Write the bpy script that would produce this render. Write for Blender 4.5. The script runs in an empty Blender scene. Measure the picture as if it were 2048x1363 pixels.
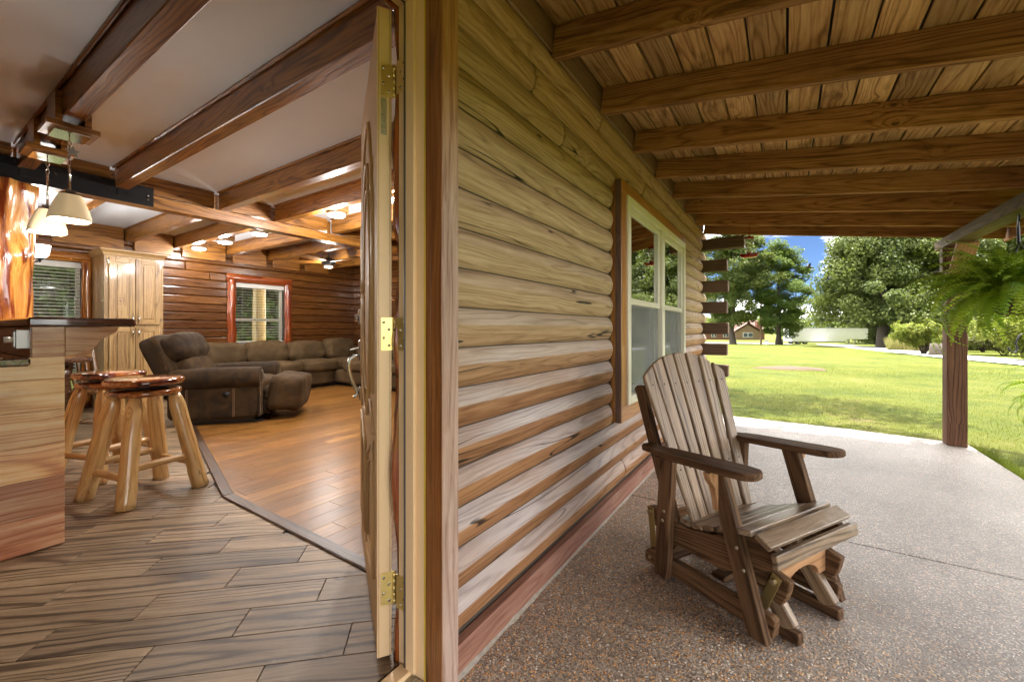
import bpy, bmesh, math, random
from mathutils import Vector, Matrix, noise
R = math.radians
rng = random.Random(7)
sc = bpy.context.scene
col = sc.collection

# ------------------------------------------------------------------ camera
CAMZ = 1.08                      # metres above the porch slab (z = 0)
cam_d = bpy.data.cameras.new('camera'); cam = bpy.data.objects.new('camera', cam_d); col.objects.link(cam)
cam.location = (0, 0, CAMZ)
cam.rotation_euler = (R(90), 0, R(33.09 - 90))
cam_d.sensor_width = 36; cam_d.lens = 838 / 2048 * 36
cam_d.shift_y = -23.5 / 2048
cam_d.clip_start = 0.02; cam_d.clip_end = 3000
sc.camera = cam

# ------------------------------------------------------------------ light
SUN = Vector((0.20, -0.14, 1.0)).normalized()
SUN_EL = math.asin(SUN.z); SUN_AZ = math.atan2(SUN.x, SUN.y)
world = bpy.data.worlds.new('World'); sc.world = world; world.use_nodes = True
SKY_STRENGTH = 0.05
sun_d = bpy.data.lights.new('sun', 'SUN'); sun = bpy.data.objects.new('sun', sun_d); col.objects.link(sun)
sun_d.energy = 2.2; sun_d.angle = R(0.53); sun_d.color = (1.0, 0.955, 0.88)
sun.location = (0, 0, 30)
sun.rotation_euler = SUN.to_track_quat('Z', 'Y').to_euler()
sc.view_settings.view_transform = 'Standard'; sc.view_settings.look = 'None'
sc.view_settings.gamma = 1.0; sc.view_settings.use_curve_mapping = False
sc.view_settings.exposure = 3.1
sc.render.engine = 'CYCLES'
sc.cycles.use_denoising = True
sc.cycles.max_bounces = 6; sc.cycles.diffuse_bounces = 4; sc.cycles.glossy_bounces = 2
sc.cycles.use_adaptive_sampling = True; sc.cycles.adaptive_threshold = 0.025
sc.cycles.transmission_bounces = 6; sc.cycles.transparent_max_bounces = 12
sc.cycles.sample_clamp_indirect = 6.0; sc.cycles.caustics_reflective = False; sc.cycles.caustics_refractive = False
LAMP = 1.05                       # overall strength of the lit lamps

# ------------------------------------------------------------------ node helpers
def nd(nt, t, ins=None, **props):
    n = nt.nodes.new('ShaderNode' + t)
    for k, v in props.items(): setattr(n, k, v)
    for k, v in (ins or {}).items():
        s = n.inputs[k]
        if isinstance(v, bpy.types.NodeSocket): nt.links.new(v, s)
        else: s.default_value = v
    return n
def mt(nt, op, a, b=0.0, c=None, clamp=False):
    i = {0: a, 1: b}
    if c is not None: i[2] = c
    return nd(nt, 'Math', i, operation=op, use_clamp=clamp).outputs[0]
def vm(nt, op, a, b): return nd(nt, 'VectorMath', {0: a, 1: b}, operation=op).outputs[0]
def c4(c): return (c[0], c[1], c[2], 1.0)
def mixc(nt, f, a, b, bt='MIX'):
    n = nt.nodes.new('ShaderNodeMix'); n.data_type = 'RGBA'; n.blend_type = bt
    for k, v in ((0, f), (6, a), (7, b)):
        if isinstance(v, bpy.types.NodeSocket): nt.links.new(v, n.inputs[k])
        else: n.inputs[k].default_value = v if k == 0 else (c4(v) if len(v) == 3 else v)
    return n.outputs[2]
def ramp(nt, fac, stops, interp='LINEAR'):
    n = nt.nodes.new('ShaderNodeValToRGB'); n.color_ramp.interpolation = interp
    e = n.color_ramp.elements
    while len(e) < len(stops): e.new(0.5)
    for x, (p, c) in zip(e, stops):
        x.position = p; x.color = c4(c) if isinstance(c, tuple) else (c, c, c, 1)
    nt.links.new(fac, n.inputs[0])
    return n.outputs[0]
def sstep(nt, v, lo, hi, a=0.0, b=1.0):
    n = nd(nt, 'MapRange', {0: v, 1: lo, 2: hi, 3: a, 4: b}, interpolation_type='SMOOTHSTEP'); return n.outputs[0]
def newmat(name):
    m = bpy.data.materials.new(name); m.use_nodes = True; nt = m.node_tree
    for n in list(nt.nodes): nt.nodes.remove(n)
    out = nt.nodes.new('ShaderNodeOutputMaterial')
    return m, nt, out
def bsdf(nt, out, color, rough=0.5, metal=0.0, bump=None, bstr=0.3, bdist=0.01, coat=0.0, coat_r=0.1, spec=0.5, emis=None, estr=0.0, extra=None):
    ins = {'Base Color': color if isinstance(color, bpy.types.NodeSocket) else c4(color), 'Roughness': rough, 'Metallic': metal,
           'Coat Weight': coat, 'Coat Roughness': coat_r, 'Specular IOR Level': spec}
    if emis is not None: ins['Emission Color'] = c4(emis); ins['Emission Strength'] = estr
    ins.update(extra or {})
    p = nd(nt, 'BsdfPrincipled', ins)
    if bump is not None:
        b = nd(nt, 'Bump', {'Height': bump, 'Strength': bstr, 'Distance': bdist}); nt.links.new(b.outputs[0], p.inputs['Normal'])
    if out is not None: nt.links.new(p.outputs[0], out.inputs[0])
    return p
def obj_coords(nt, seed=0.0):
    co = nd(nt, 'TexCoord').outputs['Object']
    rnd = nd(nt, 'ObjectInfo').outputs['Random']
    off = nd(nt, 'CombineXYZ', {0: mt(nt, 'MULTIPLY_ADD', rnd, 31.7, seed), 1: mt(nt, 'MULTIPLY', rnd, 7.3), 2: mt(nt, 'MULTIPLY', rnd, 5.9)}).outputs[0]
    return co, vm(nt, 'ADD', co, off), rnd
def plain(name, c, rough=0.5, metal=0.0, var=0.12, scale=12.0, bstr=0.0, coat=0.0, spec=0.5, extra=None):
    m, nt, out = newmat(name)
    co, p, rnd = obj_coords(nt)
    n = nd(nt, 'TexNoise', {'Vector': p, 'Scale': scale, 'Detail': 4.0, 'Roughness': 0.6}).outputs[0]
    cc = mixc(nt, n, tuple(x * (1 - var) for x in c), tuple(min(1, x * (1 + var)) for x in c))
    r2 = mt(nt, 'MULTIPLY_ADD', n, 0.16, rough - 0.08, clamp=True)
    bsdf(nt, out, cc, r2, metal, n if bstr else None, bstr, 0.004, coat=coat, spec=spec, extra=extra)
    return m

def wood(name, dark, mid, light, rough=0.55, coat=0.0, rings=26.0, stretch=0.10, grain=0.5, knots=0.5, kcol=None, kscale=2.6,
         fine=0.35, bstr=0.25, var=0.25, weather=None, cracks=0.0, blotch=0.0, bcol=(0.1, 0.1, 0.1), spec=0.5, coat_r=0.08, kp=(1.5, 2.0, 0.25)):
    """wood with the grain along the piece's own X axis"""
    m, nt, out = newmat(name)
    co, p, rnd = obj_coords(nt)
    warp = nd(nt, 'TexNoise', {'Vector': vm(nt, 'MULTIPLY', p, (1.6, 5.0, 5.0)), 'Scale': 1.0, 'Detail': 2.0}).outputs['Color']
    warp = vm(nt, 'MULTIPLY', vm(nt, 'SUBTRACT', warp, (0.5, 0.5, 0.5)), (0.0, 0.06, 0.06))
    # knots pull the grain round them
    kv = vm(nt, 'MULTIPLY', p, kp)      # knots run through the thickness of the piece
    vor = nd(nt, 'TexVoronoi', {'Vector': kv, 'Scale': kscale, 'Randomness': 1.0})
    kd = vor.outputs['Distance']; kr = nd(nt, 'SeparateColor', {0: vor.outputs['Color']}).outputs[0]
    kon = mt(nt, 'LESS_THAN', kr, knots)
    pull = mt(nt, 'MULTIPLY', kon, mt(nt, 'EXPONENT', mt(nt, 'MULTIPLY', kd, -8.0)))
    q = vm(nt, 'ADD', vm(nt, 'MULTIPLY', vm(nt, 'ADD', p, warp), (stretch * 0.5, 1.0, 1.0)), nd(nt, 'CombineXYZ', {0: 0.0, 1: mt(nt, 'MULTIPLY', pull, 0.07), 2: mt(nt, 'MULTIPLY', pull, 0.05)}).outputs[0])
    lo = nd(nt, 'TexNoise', {'Vector': q, 'Scale': rings * 0.30, 'Detail': 1.5, 'Roughness': 0.35}).outputs[0]
    w = mt(nt, 'MULTIPLY_ADD', mt(nt, 'SINE', mt(nt, 'MULTIPLY', lo, 105.0)), 0.5, 0.5)
    w = mt(nt, 'SUBTRACT', 1.0, mt(nt, 'POWER', w, 4.0))       # thin dark late-wood lines
    st = nd(nt, 'TexNoise', {'Vector': vm(nt, 'MULTIPLY', q, (0.6, 1.0, 1.0)), 'Scale': 58.0, 'Detail': 4.0, 'Roughness': 0.68}).outputs[0]
    fi = nd(nt, 'TexNoise', {'Vector': vm(nt, 'MULTIPLY', q, (0.5, 1.0, 1.0)), 'Scale': 260.0, 'Detail': 2.0, 'Roughness': 0.7}).outputs[0]
    f = mt(nt, 'ADD', mt(nt, 'MULTIPLY_ADD', w, grain * 0.80, 0.52 - grain * 0.58), mt(nt, 'MULTIPLY', mt(nt, 'SUBTRACT', st, 0.5), 1.35))
    f = mt(nt, 'ADD', f, mt(nt, 'MULTIPLY', mt(nt, 'SUBTRACT', fi, 0.5), fine * 1.5), clamp=True)
    c = ramp(nt, f, [(0.12, dark), (0.5, mid), (0.90, light)])
    big = nd(nt, 'TexNoise', {'Vector': vm(nt, 'MULTIPLY', p, (0.8, 3.0, 3.0)), 'Scale': 1.6, 'Detail': 3.0}).outputs[0]
    val = mt(nt, 'ADD', mt(nt, 'MULTIPLY_ADD', rnd, var, 1.0 - var * 0.5), mt(nt, 'MULTIPLY_ADD', big, 0.5, -0.25))
    c = nd(nt, 'HueSaturation', {'Hue': mt(nt, 'MULTIPLY_ADD', big, 0.02, 0.49), 'Value': val, 'Color': c}).outputs[0]
    height = f
    if weather:
        c, height = weather(nt, co, p, rnd, c, f, st, big)
    kcol = kcol or tuple(x * 0.25 for x in dark)
    kin = mt(nt, 'MULTIPLY', kon, sstep(nt, mt(nt, 'ADD', kd, mt(nt, 'MULTIPLY', st, 0.06)), 0.060, 0.105, 1.0, 0.0))
    if knots > 0: c = mixc(nt, mt(nt, 'MULTIPLY', kin, 0.7), c, kcol)
    if blotch > 0:
        bn = nd(nt, 'TexNoise', {'Vector': vm(nt, 'MULTIPLY', p, (1.0, 2.2, 2.2)), 'Scale': 3.0, 'Detail': 4.0, 'Roughness': 0.7}).outputs[0]
        c = mixc(nt, sstep(nt, bn, 0.5, 0.72, 0.0, blotch), c, bcol)
    if cracks > 0:
        cn = nd(nt, 'TexNoise', {'Vector': vm(nt, 'MULTIPLY', p, (0.45, 7.5, 7.5)), 'Scale': 1.5, 'Detail': 2.0, 'Roughness': 0.4}).outputs[0]
        ln = mt(nt, 'ABSOLUTE', mt(nt, 'SUBTRACT', cn, 0.5))
        gate = nd(nt, 'TexNoise', {'Vector': vm(nt, 'MULTIPLY', p, (1.3, 7.0, 7.0)), 'Scale': 1.0, 'Detail': 1.0}).outputs[0]
        cm = mt(nt, 'MULTIPLY', sstep(nt, ln, 0.003, 0.009, 1.0, 0.0), sstep(nt, gate, 0.53, 0.61))
        c = mixc(nt, mt(nt, 'MULTIPLY', cm, cracks), c, (0.018, 0.013, 0.010))
        height = mt(nt, 'SUBTRACT', height, mt(nt, 'MULTIPLY', cm, 1.5))
    rr = mt(nt, 'MULTIPLY_ADD', st, 0.18, rough - 0.09, clamp=True)
    bsdf(nt, out, c, rr, bump=height, bstr=bstr, bdist=0.0025, coat=coat, coat_r=coat_r, spec=spec)
    return m

# ------------------------------------------------------------------ mesh helpers
def mesh_from(name, v, f, smooth=False):
    me = bpy.data.meshes.new(name); me.from_pydata(v, [], f); me.update()
    if smooth:
        me.polygons.foreach_set('use_smooth', [True] * len(me.polygons))
    return me
def link(name, data, mat=None, parent=None, M=None):
    o = bpy.data.objects.new(name, data); col.objects.link(o)
    if mat is not None and data is not None and len(data.materials) == 0: data.materials.append(mat)
    elif mat is not None and data is not None and data.materials[0] != mat:
        o.material_slots[0].link = 'OBJECT'; o.material_slots[0].material = mat
    if parent is not None: o.parent = parent
    if M is not None: o.matrix_basis = M
    return o
def tag(o, label=None, cat=None, group=None, kind=None):
    if label: o['label'] = label
    if cat: o['category'] = cat
    if group: o['group'] = group
    if kind: o['kind'] = kind
    return o
def thing(name, label, cat, loc=(0, 0, 0), rz=0.0, group=None):
    o = bpy.data.objects.new(name, None); col.objects.link(o); o.empty_display_size = 0.1
    o.location = loc; o.rotation_euler = (0, 0, rz)
    return tag(o, label, cat, group)
def copy_tree(o, parent=None):
    c = o.copy(); col.objects.link(c); c.parent = parent
    if parent is not None: c.matrix_parent_inverse = o.matrix_parent_inverse.copy()
    for ch in list(o.children): copy_tree(ch, c)
    return c
def bm_done(bm, name, smooth=False):
    me = bpy.data.meshes.new(name); bm.normal_update(); bm.to_mesh(me); bm.free()
    if smooth: me.polygons.foreach_set('use_smooth', [True] * len(me.polygons))
    return me
_bc = {}
def boxmesh(sx, sy, sz, bev=0.004, seg=1):
    k = (round(sx, 4), round(sy, 4), round(sz, 4), round(bev, 4), seg)
    if k in _bc: return _bc[k]
    bm = bmesh.new(); bmesh.ops.create_cube(bm, size=1.0)
    bmesh.ops.scale(bm, vec=(sx, sy, sz), verts=bm.verts)
    b = min(bev, 0.45 * min(sx, sy, sz))
    if b > 0.0002: bmesh.ops.bevel(bm, geom=list(bm.edges), offset=b, segments=seg, affect='EDGES', profile=0.5)
    me = bm_done(bm, 'box'); _bc[k] = me
    return me
def T(x, y, z): return Matrix.Translation((x, y, z))
def frame(p0, p1, up=(0, 0, 1)):
    p0, p1 = Vector(p0), Vector(p1); x = (p1 - p0); L = x.length; x.normalize()
    up = Vector(up)
    if abs(x.dot(up)) > 0.98: up = Vector((0, 1, 0))
    y = up.cross(x).normalized(); z = x.cross(y)
    M = Matrix(((x.x, y.x, z.x, 0), (x.y, y.y, z.y, 0), (x.z, y.z, z.z, 0), (0, 0, 0, 1)))
    return L, Matrix.Translation((p0 + p1) / 2) @ M, Matrix.Translation(p0) @ M
def bar(name, p0, p1, w, t, mat, parent=None, up=(0, 0, 1), bev=0.004, seg=1):
    """board from p0 to p1; w across, t along up"""
    L, M, _ = frame(p0, p1, up)
    return link(name, boxmesh(L, w, t, bev, seg), mat, parent, M)
def box(name, lo, hi, mat, parent=None, axis='x', bev=0.004, seg=1):
    """axis-aligned box whose local X is the long axis given"""
    c = [(a + b) / 2 for a, b in zip(lo, hi)]; s = [abs(b - a) for a, b in zip(lo, hi)]
    if axis == 'x': M = T(*c); d = s
    elif axis == 'y': M = T(*c) @ Matrix.Rotation(R(90), 4, 'Z'); d = (s[1], s[0], s[2])
    else: M = T(*c) @ Matrix.Rotation(R(-90), 4, 'Y'); d = (s[2], s[1], s[0])
    return link(name, boxmesh(d[0], d[1], d[2], bev, seg), mat, parent, M)
def prismmesh(pts, th, bev=0.0, smooth=False):
    """polygon in local XY, extruded th along Z, centred"""
    bm = bmesh.new()
    vs = [bm.verts.new((x, y, -th / 2)) for x, y in pts]; f = bm.faces.new(vs)
    r = bmesh.ops.extrude_face_region(bm, geom=[f])
    bmesh.ops.translate(bm, vec=(0, 0, th), verts=[g for g in r['geom'] if isinstance(g, bmesh.types.BMVert)])
    bmesh.ops.recalc_face_normals(bm, faces=bm.faces)
    if bev > 0: bmesh.ops.bevel(bm, geom=[e for e in bm.edges], offset=bev, segments=1, affect='EDGES')
    return bm_done(bm, 'prism', smooth)
def plate(name, pts, th, mat, parent, M, bev=0.0): return link(name, prismmesh(pts, th, bev), mat, parent, M)
# matrices that stand a polygon up: (a, b) -> world
def MXZ(y): return Matrix(((1, 0, 0, 0), (0, 0, -1, y), (0, 1, 0, 0), (0, 0, 0, 1)))       # (x, z) on plane y
def MYZ(x): return Matrix(((0, 0, 1, x), (1, 0, 0, 0), (0, 1, 0, 0), (0, 0, 0, 1)))        # (y, z) on plane x
def tube_vf(path, rad, n=8, v=None, f=None, close=True):
    v = [] if v is None else v; f = [] if f is None else f
    path = [Vector(p) for p in path]; base = len(v)
    if not hasattr(rad, '__len__'): rad = [rad] * len(path)
    pt = (path[1] - path[0]).normalized(); a = Vector((0, 0, 1)) if abs(pt.z) < 0.9 else Vector((1, 0, 0))
    nrm = pt.cross(a).normalized()
    for i, p in enumerate(path):
        t = (path[min(i + 1, len(path) - 1)] - path[max(i - 1, 0)]).normalized()
        nrm = (nrm - t * nrm.dot(t)).normalized(); b = t.cross(nrm)
        for k in range(n):
            an = 2 * math.pi * k / n; r = rad[i]
            v.append(tuple(p + (nrm * math.cos(an) + b * math.sin(an)) * r))
    for i in range(len(path) - 1):
        for k in range(n):
            k2 = (k + 1) % n
            f.append((base + i * n + k, base + i * n + k2, base + (i + 1) * n + k2, base + (i + 1) * n + k))
    if close:
        f.append(tuple(base + k for k in reversed(range(n)))); f.append(tuple(base + (len(path) - 1) * n + k for k in range(n)))
    return v, f
def tube(name, path, rad, mat, parent=None, n=8, M=None):
    v, f = tube_vf(path, rad, n); return link(name, mesh_from(name, v, f, True), mat, parent, M)
def lathe(name, prof, mat, parent=None, n=20, M=None, wob=None):
    v = []; f = []
    for i, (r, z) in enumerate(prof):
        for k in range(n):
            a = 2 * math.pi * k / n; rr = r * (wob(a, z) if wob else 1)
            v.append((rr * math.cos(a), rr * math.sin(a), z))
    for i in range(len(prof) - 1):
        for k in range(n):
            f.append((i * n + k, i * n + (k + 1) % n, (i + 1) * n + (k + 1) % n, (i + 1) * n + k))
    if prof[0][0] > 1e-4: f.append(tuple(reversed(range(n))))
    if prof[-1][0] > 1e-4: f.append(tuple((len(prof) - 1) * n + k for k in range(n)))
    return link(name, mesh_from(name, v, f, True), mat, parent, M)
def cushmesh(sx, sy, sz, p=4.0, n=12, puff=0.0, wr=0.0, seed=0):
    """soft block: a cube pushed to a rounded super-ellipsoid, wr adds creases"""
    bm = bmesh.new(); bmesh.ops.create_cube(bm, size=2.0)
    bmesh.ops.subdivide_edges(bm, edges=list(bm.edges), cuts=n, use_grid_fill=True)
    for q in bm.verts:
        c = q.co; l = (abs(c.x) ** p + abs(c.y) ** p + abs(c.z) ** p) ** (1 / p)
        c = c / l
        pf = 1 + puff * (1 - c.x * c.x) * (1 - c.y * c.y)
        d = 0.0
        if wr:
            s = Vector((c.x * sx, c.y * sy, c.z * sz))
            d = wr * (noise.noise(s * 5 + Vector((seed, 0, 0))) + 0.6 * abs(noise.noise(Vector((s.x * 11, s.y * 6, s.z * 4 + seed)))))
        nn = Vector((c.x / sx, c.y / sy, c.z / sz)).normalized()
        q.co = Vector((c.x * sx / 2, c.y * sy / 2, c.z * sz / 2 * pf)) + nn * d
    return bm_done(bm, 'cushion', True)
def cush(name, c, s, mat, parent, rot=None, **k):
    M = T(*c)
    if rot is not None: M = M @ rot
    return link(name, cushmesh(*s, **k), mat, parent, M)
def clip_poly(poly, n, d):
    """keep the side n.p <= d"""
    out = []
    for i in range(len(poly)):
        a, b = poly[i], poly[(i + 1) % len(poly)]
        da, db = n[0] * a[0] + n[1] * a[1] - d, n[0] * b[0] + n[1] * b[1] - d
        if da <= 0: out.append(a)
        if (da < 0 < db) or (db < 0 < da):
            t = da / (da - db); out.append((a[0] + (b[0] - a[0]) * t, a[1] + (b[1] - a[1]) * t))
    return out
def area2(p): return abs(sum(p[i][0] * p[(i + 1) % len(p)][1] - p[(i + 1) % len(p)][0] * p[i][1] for i in range(len(p)))) / 2
class MB:
    """one mesh out of several shapes that belong to one part"""
    def __init__(s): s.v = []; s.f = []; s.m = []; s.sm = []
    def box(s, lo, hi, mi=0):
        b = len(s.v)
        for x in (lo[0], hi[0]):
            for y in (lo[1], hi[1]):
                for z in (lo[2], hi[2]): s.v.append((x, y, z))
        for q in ((0, 1, 3, 2), (4, 6, 7, 5), (0, 4, 5, 1), (2, 3, 7, 6), (0, 2, 6, 4), (1, 5, 7, 3)): s.f.append(tuple(b + i for i in q)); s.m.append(mi); s.sm.append(False)
    def tube(s, path, r, n=8, mi=0):
        k = len(s.f); tube_vf(path, r, n, s.v, s.f); s.m += [mi] * (len(s.f) - k); s.sm += [n > 4] * (len(s.f) - k)
    def face(s, pts, mi=0):
        b = len(s.v); s.v += list(pts); s.f.append(tuple(range(b, b + len(pts)))); s.m.append(mi); s.sm.append(False)
    def mesh(s, name):
        me = bpy.data.meshes.new(name); me.from_pydata(s.v, [], s.f); me.polygons.foreach_set('material_index', s.m); me.polygons.foreach_set('use_smooth', s.sm); me.update(); return me
    def link(s, name, mats, parent=None, Mx=None):
        me = s.mesh(name)
        for m in (mats if isinstance(mats, tuple) else (mats,)): me.materials.append(m)
        return link(name, me, None, parent, Mx)
# photo pixel -> point, from the camera solved on the wall, the rafters and the door
_a = R(33.09); CA, SA = math.cos(_a), math.sin(_a)
def ray(u, v): l = (u - 1024) / 838; return Vector((CA + l * SA, SA - l * CA, -(v - 658) / 838))
def zg(r):
    """lawn level at distance r: falls gently away from the house"""
    if r < 6: return -0.08
    if r < 90: return -0.08 - 0.019 * (r - 6)
    return -1.676 - 0.30 * (1 - math.exp(-(r - 90) / 45.0)) * 1.9
def on_ground(u, v):
    d = ray(u, v); r = 2.0
    while r < 400:
        p = d * (r / math.hypot(d.x, d.y))
        if CAMZ + p.z <= zg(r): break
        r += 0.1
    return Vector((p.x, p.y, zg(r)))
def at_dist(u, r):
    d = ray(u, 658); p = d * (r / math.hypot(d.x, d.y)); return Vector((p.x, p.y, zg(r)))
# ------------------------------------------------------------------ sky
CLX, CLY = 6.1, 4.7
def make_sky():
    nt = world.node_tree
    for n in list(nt.nodes): nt.nodes.remove(n)
    out = nt.nodes.new('ShaderNodeOutputWorld')
    sky = nd(nt, 'TexSky', {}, sky_type='NISHITA'); sky.sun_disc = False
    sky.sun_elevation = SUN_EL; sky.sun_rotation = SUN_AZ; sky.air_density = 0.4; sky.dust_density = 0.0; sky.ozone_density = 6.0
    dirv = nd(nt, 'TexCoord').outputs['Generated']
    sep = nd(nt, 'SeparateXYZ', {0: dirv})
    z = mt(nt, 'MAXIMUM', sep.outputs[2], 0.02)
    # a flat cloud layer seen in perspective
    pl = nd(nt, 'CombineXYZ', {0: mt(nt, 'DIVIDE', sep.outputs[0], mt(nt, 'ADD', z, 0.38)), 1: mt(nt, 'DIVIDE', sep.outputs[1], mt(nt, 'ADD', z, 0.38)), 2: mt(nt, 'MULTIPLY', z, 3.0)}).outputs[0]
    n1 = nd(nt, 'TexNoise', {'Vector': vm(nt, 'ADD', pl, (CLX, CLY, 0.0)), 'Scale': 1.5, 'Detail': 8.0, 'Roughness': 0.55}).outputs[0]
    f = sstep(nt, n1, 0.46, 0.58)
    f = mt(nt, 'MULTIPLY', f, sstep(nt, sep.outputs[2], -0.02, 0.03))
    blue = nd(nt, 'HueSaturation', {'Saturation': 1.0, 'Value': 0.48, 'Color': sky.outputs[0]}).outputs[0]
    c = mixc(nt, mt(nt, 'MULTIPLY', f, 0.9), blue, (27.5, 26.6, 25.0))
    bg = nd(nt, 'Background', {0: c, 1: SKY_STRENGTH})
    nt.links.new(bg.outputs[0], out.inputs[0])
make_sky()

# ------------------------------------------------------------------ materials
M = {}
def weather_log(nt, co, p, rnd, c, f, st, big):
    """sun and rain have greyed the upper face of the lower logs; higher up the stain keeps its tan"""
    lz = nd(nt, 'SeparateXYZ', {0: co}).outputs[2]
    wz = nd(nt, 'SeparateXYZ', {0: nd(nt, 'NewGeometry').outputs['Position']}).outputs[2]
    edge = mt(nt, 'ADD', lz, mt(nt, 'MULTIPLY_ADD', st, 0.010, -0.005))
    top = sstep(nt, edge, 0.006, 0.013)
    low = sstep(nt, wz, 0.9, 1.9, 1.0, 0.12)
    grey = ramp(nt, f, [(0.10, (0.33, 0.27, 0.255)), (0.5, (0.49, 0.43, 0.415)), (0.9, (0.62, 0.57, 0.555))])
    patch = sstep(nt, mt(nt, 'ADD', big, mt(nt, 'MULTIPLY', st, 0.35)), 0.42, 0.80, 1.0, 0.55)
    c2 = mixc(nt, mt(nt, 'MULTIPLY', mt(nt, 'MULTIPLY', top, low), mt(nt, 'MULTIPLY', patch, 0.95)), c, grey)
    tan = ramp(nt, f, [(0.10, (0.25, 0.17, 0.09)), (0.5, (0.41, 0.30, 0.17)), (0.9, (0.55, 0.43, 0.27))])
    up = sstep(nt, wz, 0.75, 1.25)
    up2 = mt(nt, 'MULTIPLY', up, sstep(nt, wz, 1.60, 2.15, 1.0, 0.25))
    c2 = mixc(nt, mt(nt, 'MULTIPLY', up2, mt(nt, 'MULTIPLY_ADD', top, -0.35, 0.88)), c2, tan)
    return c2, f
M['log'] = wood('weathered_log', (0.17, 0.075, 0.032), (0.29, 0.140, 0.062), (0.40, 0.215, 0.105), kp=(1.5, 0.25, 2.0), rough=0.74, rings=30, stretch=0.10, grain=0.36,
                knots=0.40, kcol=(0.17, 0.115, 0.08), kscale=2.2, weather=weather_log, cracks=0.95, bstr=0.25, var=0.22, spec=0.22)
M['chink'] = plain('wall_core', (0.07, 0.05, 0.035), 0.8)
M['base_brd'] = wood('red_brown_stain', (0.17, 0.075, 0.05), (0.26, 0.125, 0.085), (0.36, 0.20, 0.15), kp=(1.5, 0.25, 2.0), spec=0.22, rough=0.74, grain=0.3, knots=0.12, bstr=0.2, blotch=0.35, bcol=(0.36, 0.26, 0.21))
def weather_case(nt, co, p, rnd, c, f, st, big):
    wz = nd(nt, 'SeparateXYZ', {0: nd(nt, 'NewGeometry').outputs['Position']}).outputs[2]
    k = sstep(nt, mt(nt, 'ADD', wz, mt(nt, 'MULTIPLY_ADD', big, 0.9, -0.45)), 1.35, 1.95)
    return mixc(nt, mt(nt, 'MULTIPLY', k, 0.85), c, ramp(nt, f, [(0.1, (0.22, 0.085, 0.022)), (0.5, (0.36, 0.155, 0.045)), (0.9, (0.46, 0.24, 0.085))])), f
M['case'] = wood('casing_sawn', (0.22, 0.13, 0.095), (0.37, 0.25, 0.195), (0.48, 0.36, 0.30), kp=(1.5, 0.25, 2.0), spec=0.22, rough=0.74, grain=0.25, knots=0.1, fine=0.6, bstr=0.3, blotch=0.25, bcol=(0.42, 0.24, 0.13), var=0.1, weather=weather_case)
M['case_side'] = wood('casing_stain', (0.13, 0.045, 0.012), (0.26, 0.095, 0.024), (0.36, 0.15, 0.045), rough=0.35, grain=0.4, knots=0.1, coat=0.2)
M['wtrim'] = wood('window_trim_stain', (0.22, 0.075, 0.012), (0.37, 0.14, 0.022), (0.50, 0.22, 0.045), rough=0.4, grain=0.4, knots=0.1, coat=0.15)
M['wtrim_d'] = wood('window_trim_dark', (0.06, 0.03, 0.02), (0.11, 0.055, 0.035), (0.15, 0.08, 0.05), rough=0.5)
M['rafter'] = wood('rafter_stain', (0.13, 0.052, 0.018), (0.32, 0.145, 0.052), (0.48, 0.245, 0.10), kp=(1.5, 0.25, 2.0), spec=0.22, rough=0.74, rings=30, grain=0.40, knots=0.42, kcol=(0.045, 0.02, 0.01),
                   bstr=0.3, blotch=0.45, bcol=(0.10, 0.042, 0.02), var=0.3)
M['roofbrd'] = wood('roof_board', (0.23, 0.110, 0.042), (0.50, 0.280, 0.115), (0.68, 0.44, 0.21), spec=0.22, rough=0.74, rings=22, grain=0.45, knots=0.3, bstr=0.3, blotch=0.55, bcol=(0.12, 0.065, 0.03), var=0.55)
M['ledger'] = wood('ledger_stain', (0.12, 0.06, 0.03), (0.20, 0.10, 0.05), (0.28, 0.15, 0.08), kp=(1.5, 0.25, 2.0), rough=0.5, knots=0.2)
M['header'] = wood('header_beam', (0.075, 0.048, 0.023), (0.145, 0.097, 0.048), (0.22, 0.155, 0.082), kp=(1.5, 0.25, 2.0), spec=0.22, rough=0.74, knots=0.3, bstr=0.3)
M['post'] = wood('post_stain', (0.062, 0.028, 0.014), (0.135, 0.062, 0.033), (0.21, 0.105, 0.060), kp=(1.5, 0.25, 2.0), spec=0.22, rough=0.74, knots=0.3, kcol=(0.05, 0.04, 0.035), kscale=2.6, bstr=0.25, blotch=0.4, bcol=(0.08, 0.05, 0.035))
M['brace'] = wood('brace_stain', (0.24, 0.12, 0.055), (0.36, 0.19, 0.09), (0.44, 0.25, 0.13), spec=0.22, rough=0.74, knots=0.15)
M['stub'] = wood('log_end_brown', (0.075, 0.045, 0.03), (0.115, 0.072, 0.048), (0.15, 0.10, 0.07), kp=(1.5, 0.25, 2.0), spec=0.22, rough=0.74, knots=0.1, grain=0.3, bstr=0.2, var=0.12)
M['metalroof'] = plain('roof_sheet', (0.05, 0.045, 0.04), 0.6)
M['beam'] = wood('beam_varnish', (0.085, 0.028, 0.004), (0.235, 0.092, 0.015), (0.39, 0.175, 0.036), kp=(1.5, 0.25, 2.0), rough=0.34, coat=0.22, rings=26, grain=0.5, knots=0.3, kcol=(0.035, 0.012, 0.005), bstr=0.16, blotch=0.3, bcol=(0.09, 0.035, 0.01), var=0.25)
M['ilog'] = wood('log_varnish', (0.036, 0.010, 0.002), (0.100, 0.034, 0.006), (0.18, 0.070, 0.014), kp=(1.5, 0.25, 2.0), rough=0.28, coat=0.4, rings=26, grain=0.28, knots=0.35, kcol=(0.03, 0.01, 0.005), kscale=2.4, bstr=0.14, blotch=0.25, bcol=(0.10, 0.03, 0.008), var=0.35)
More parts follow.
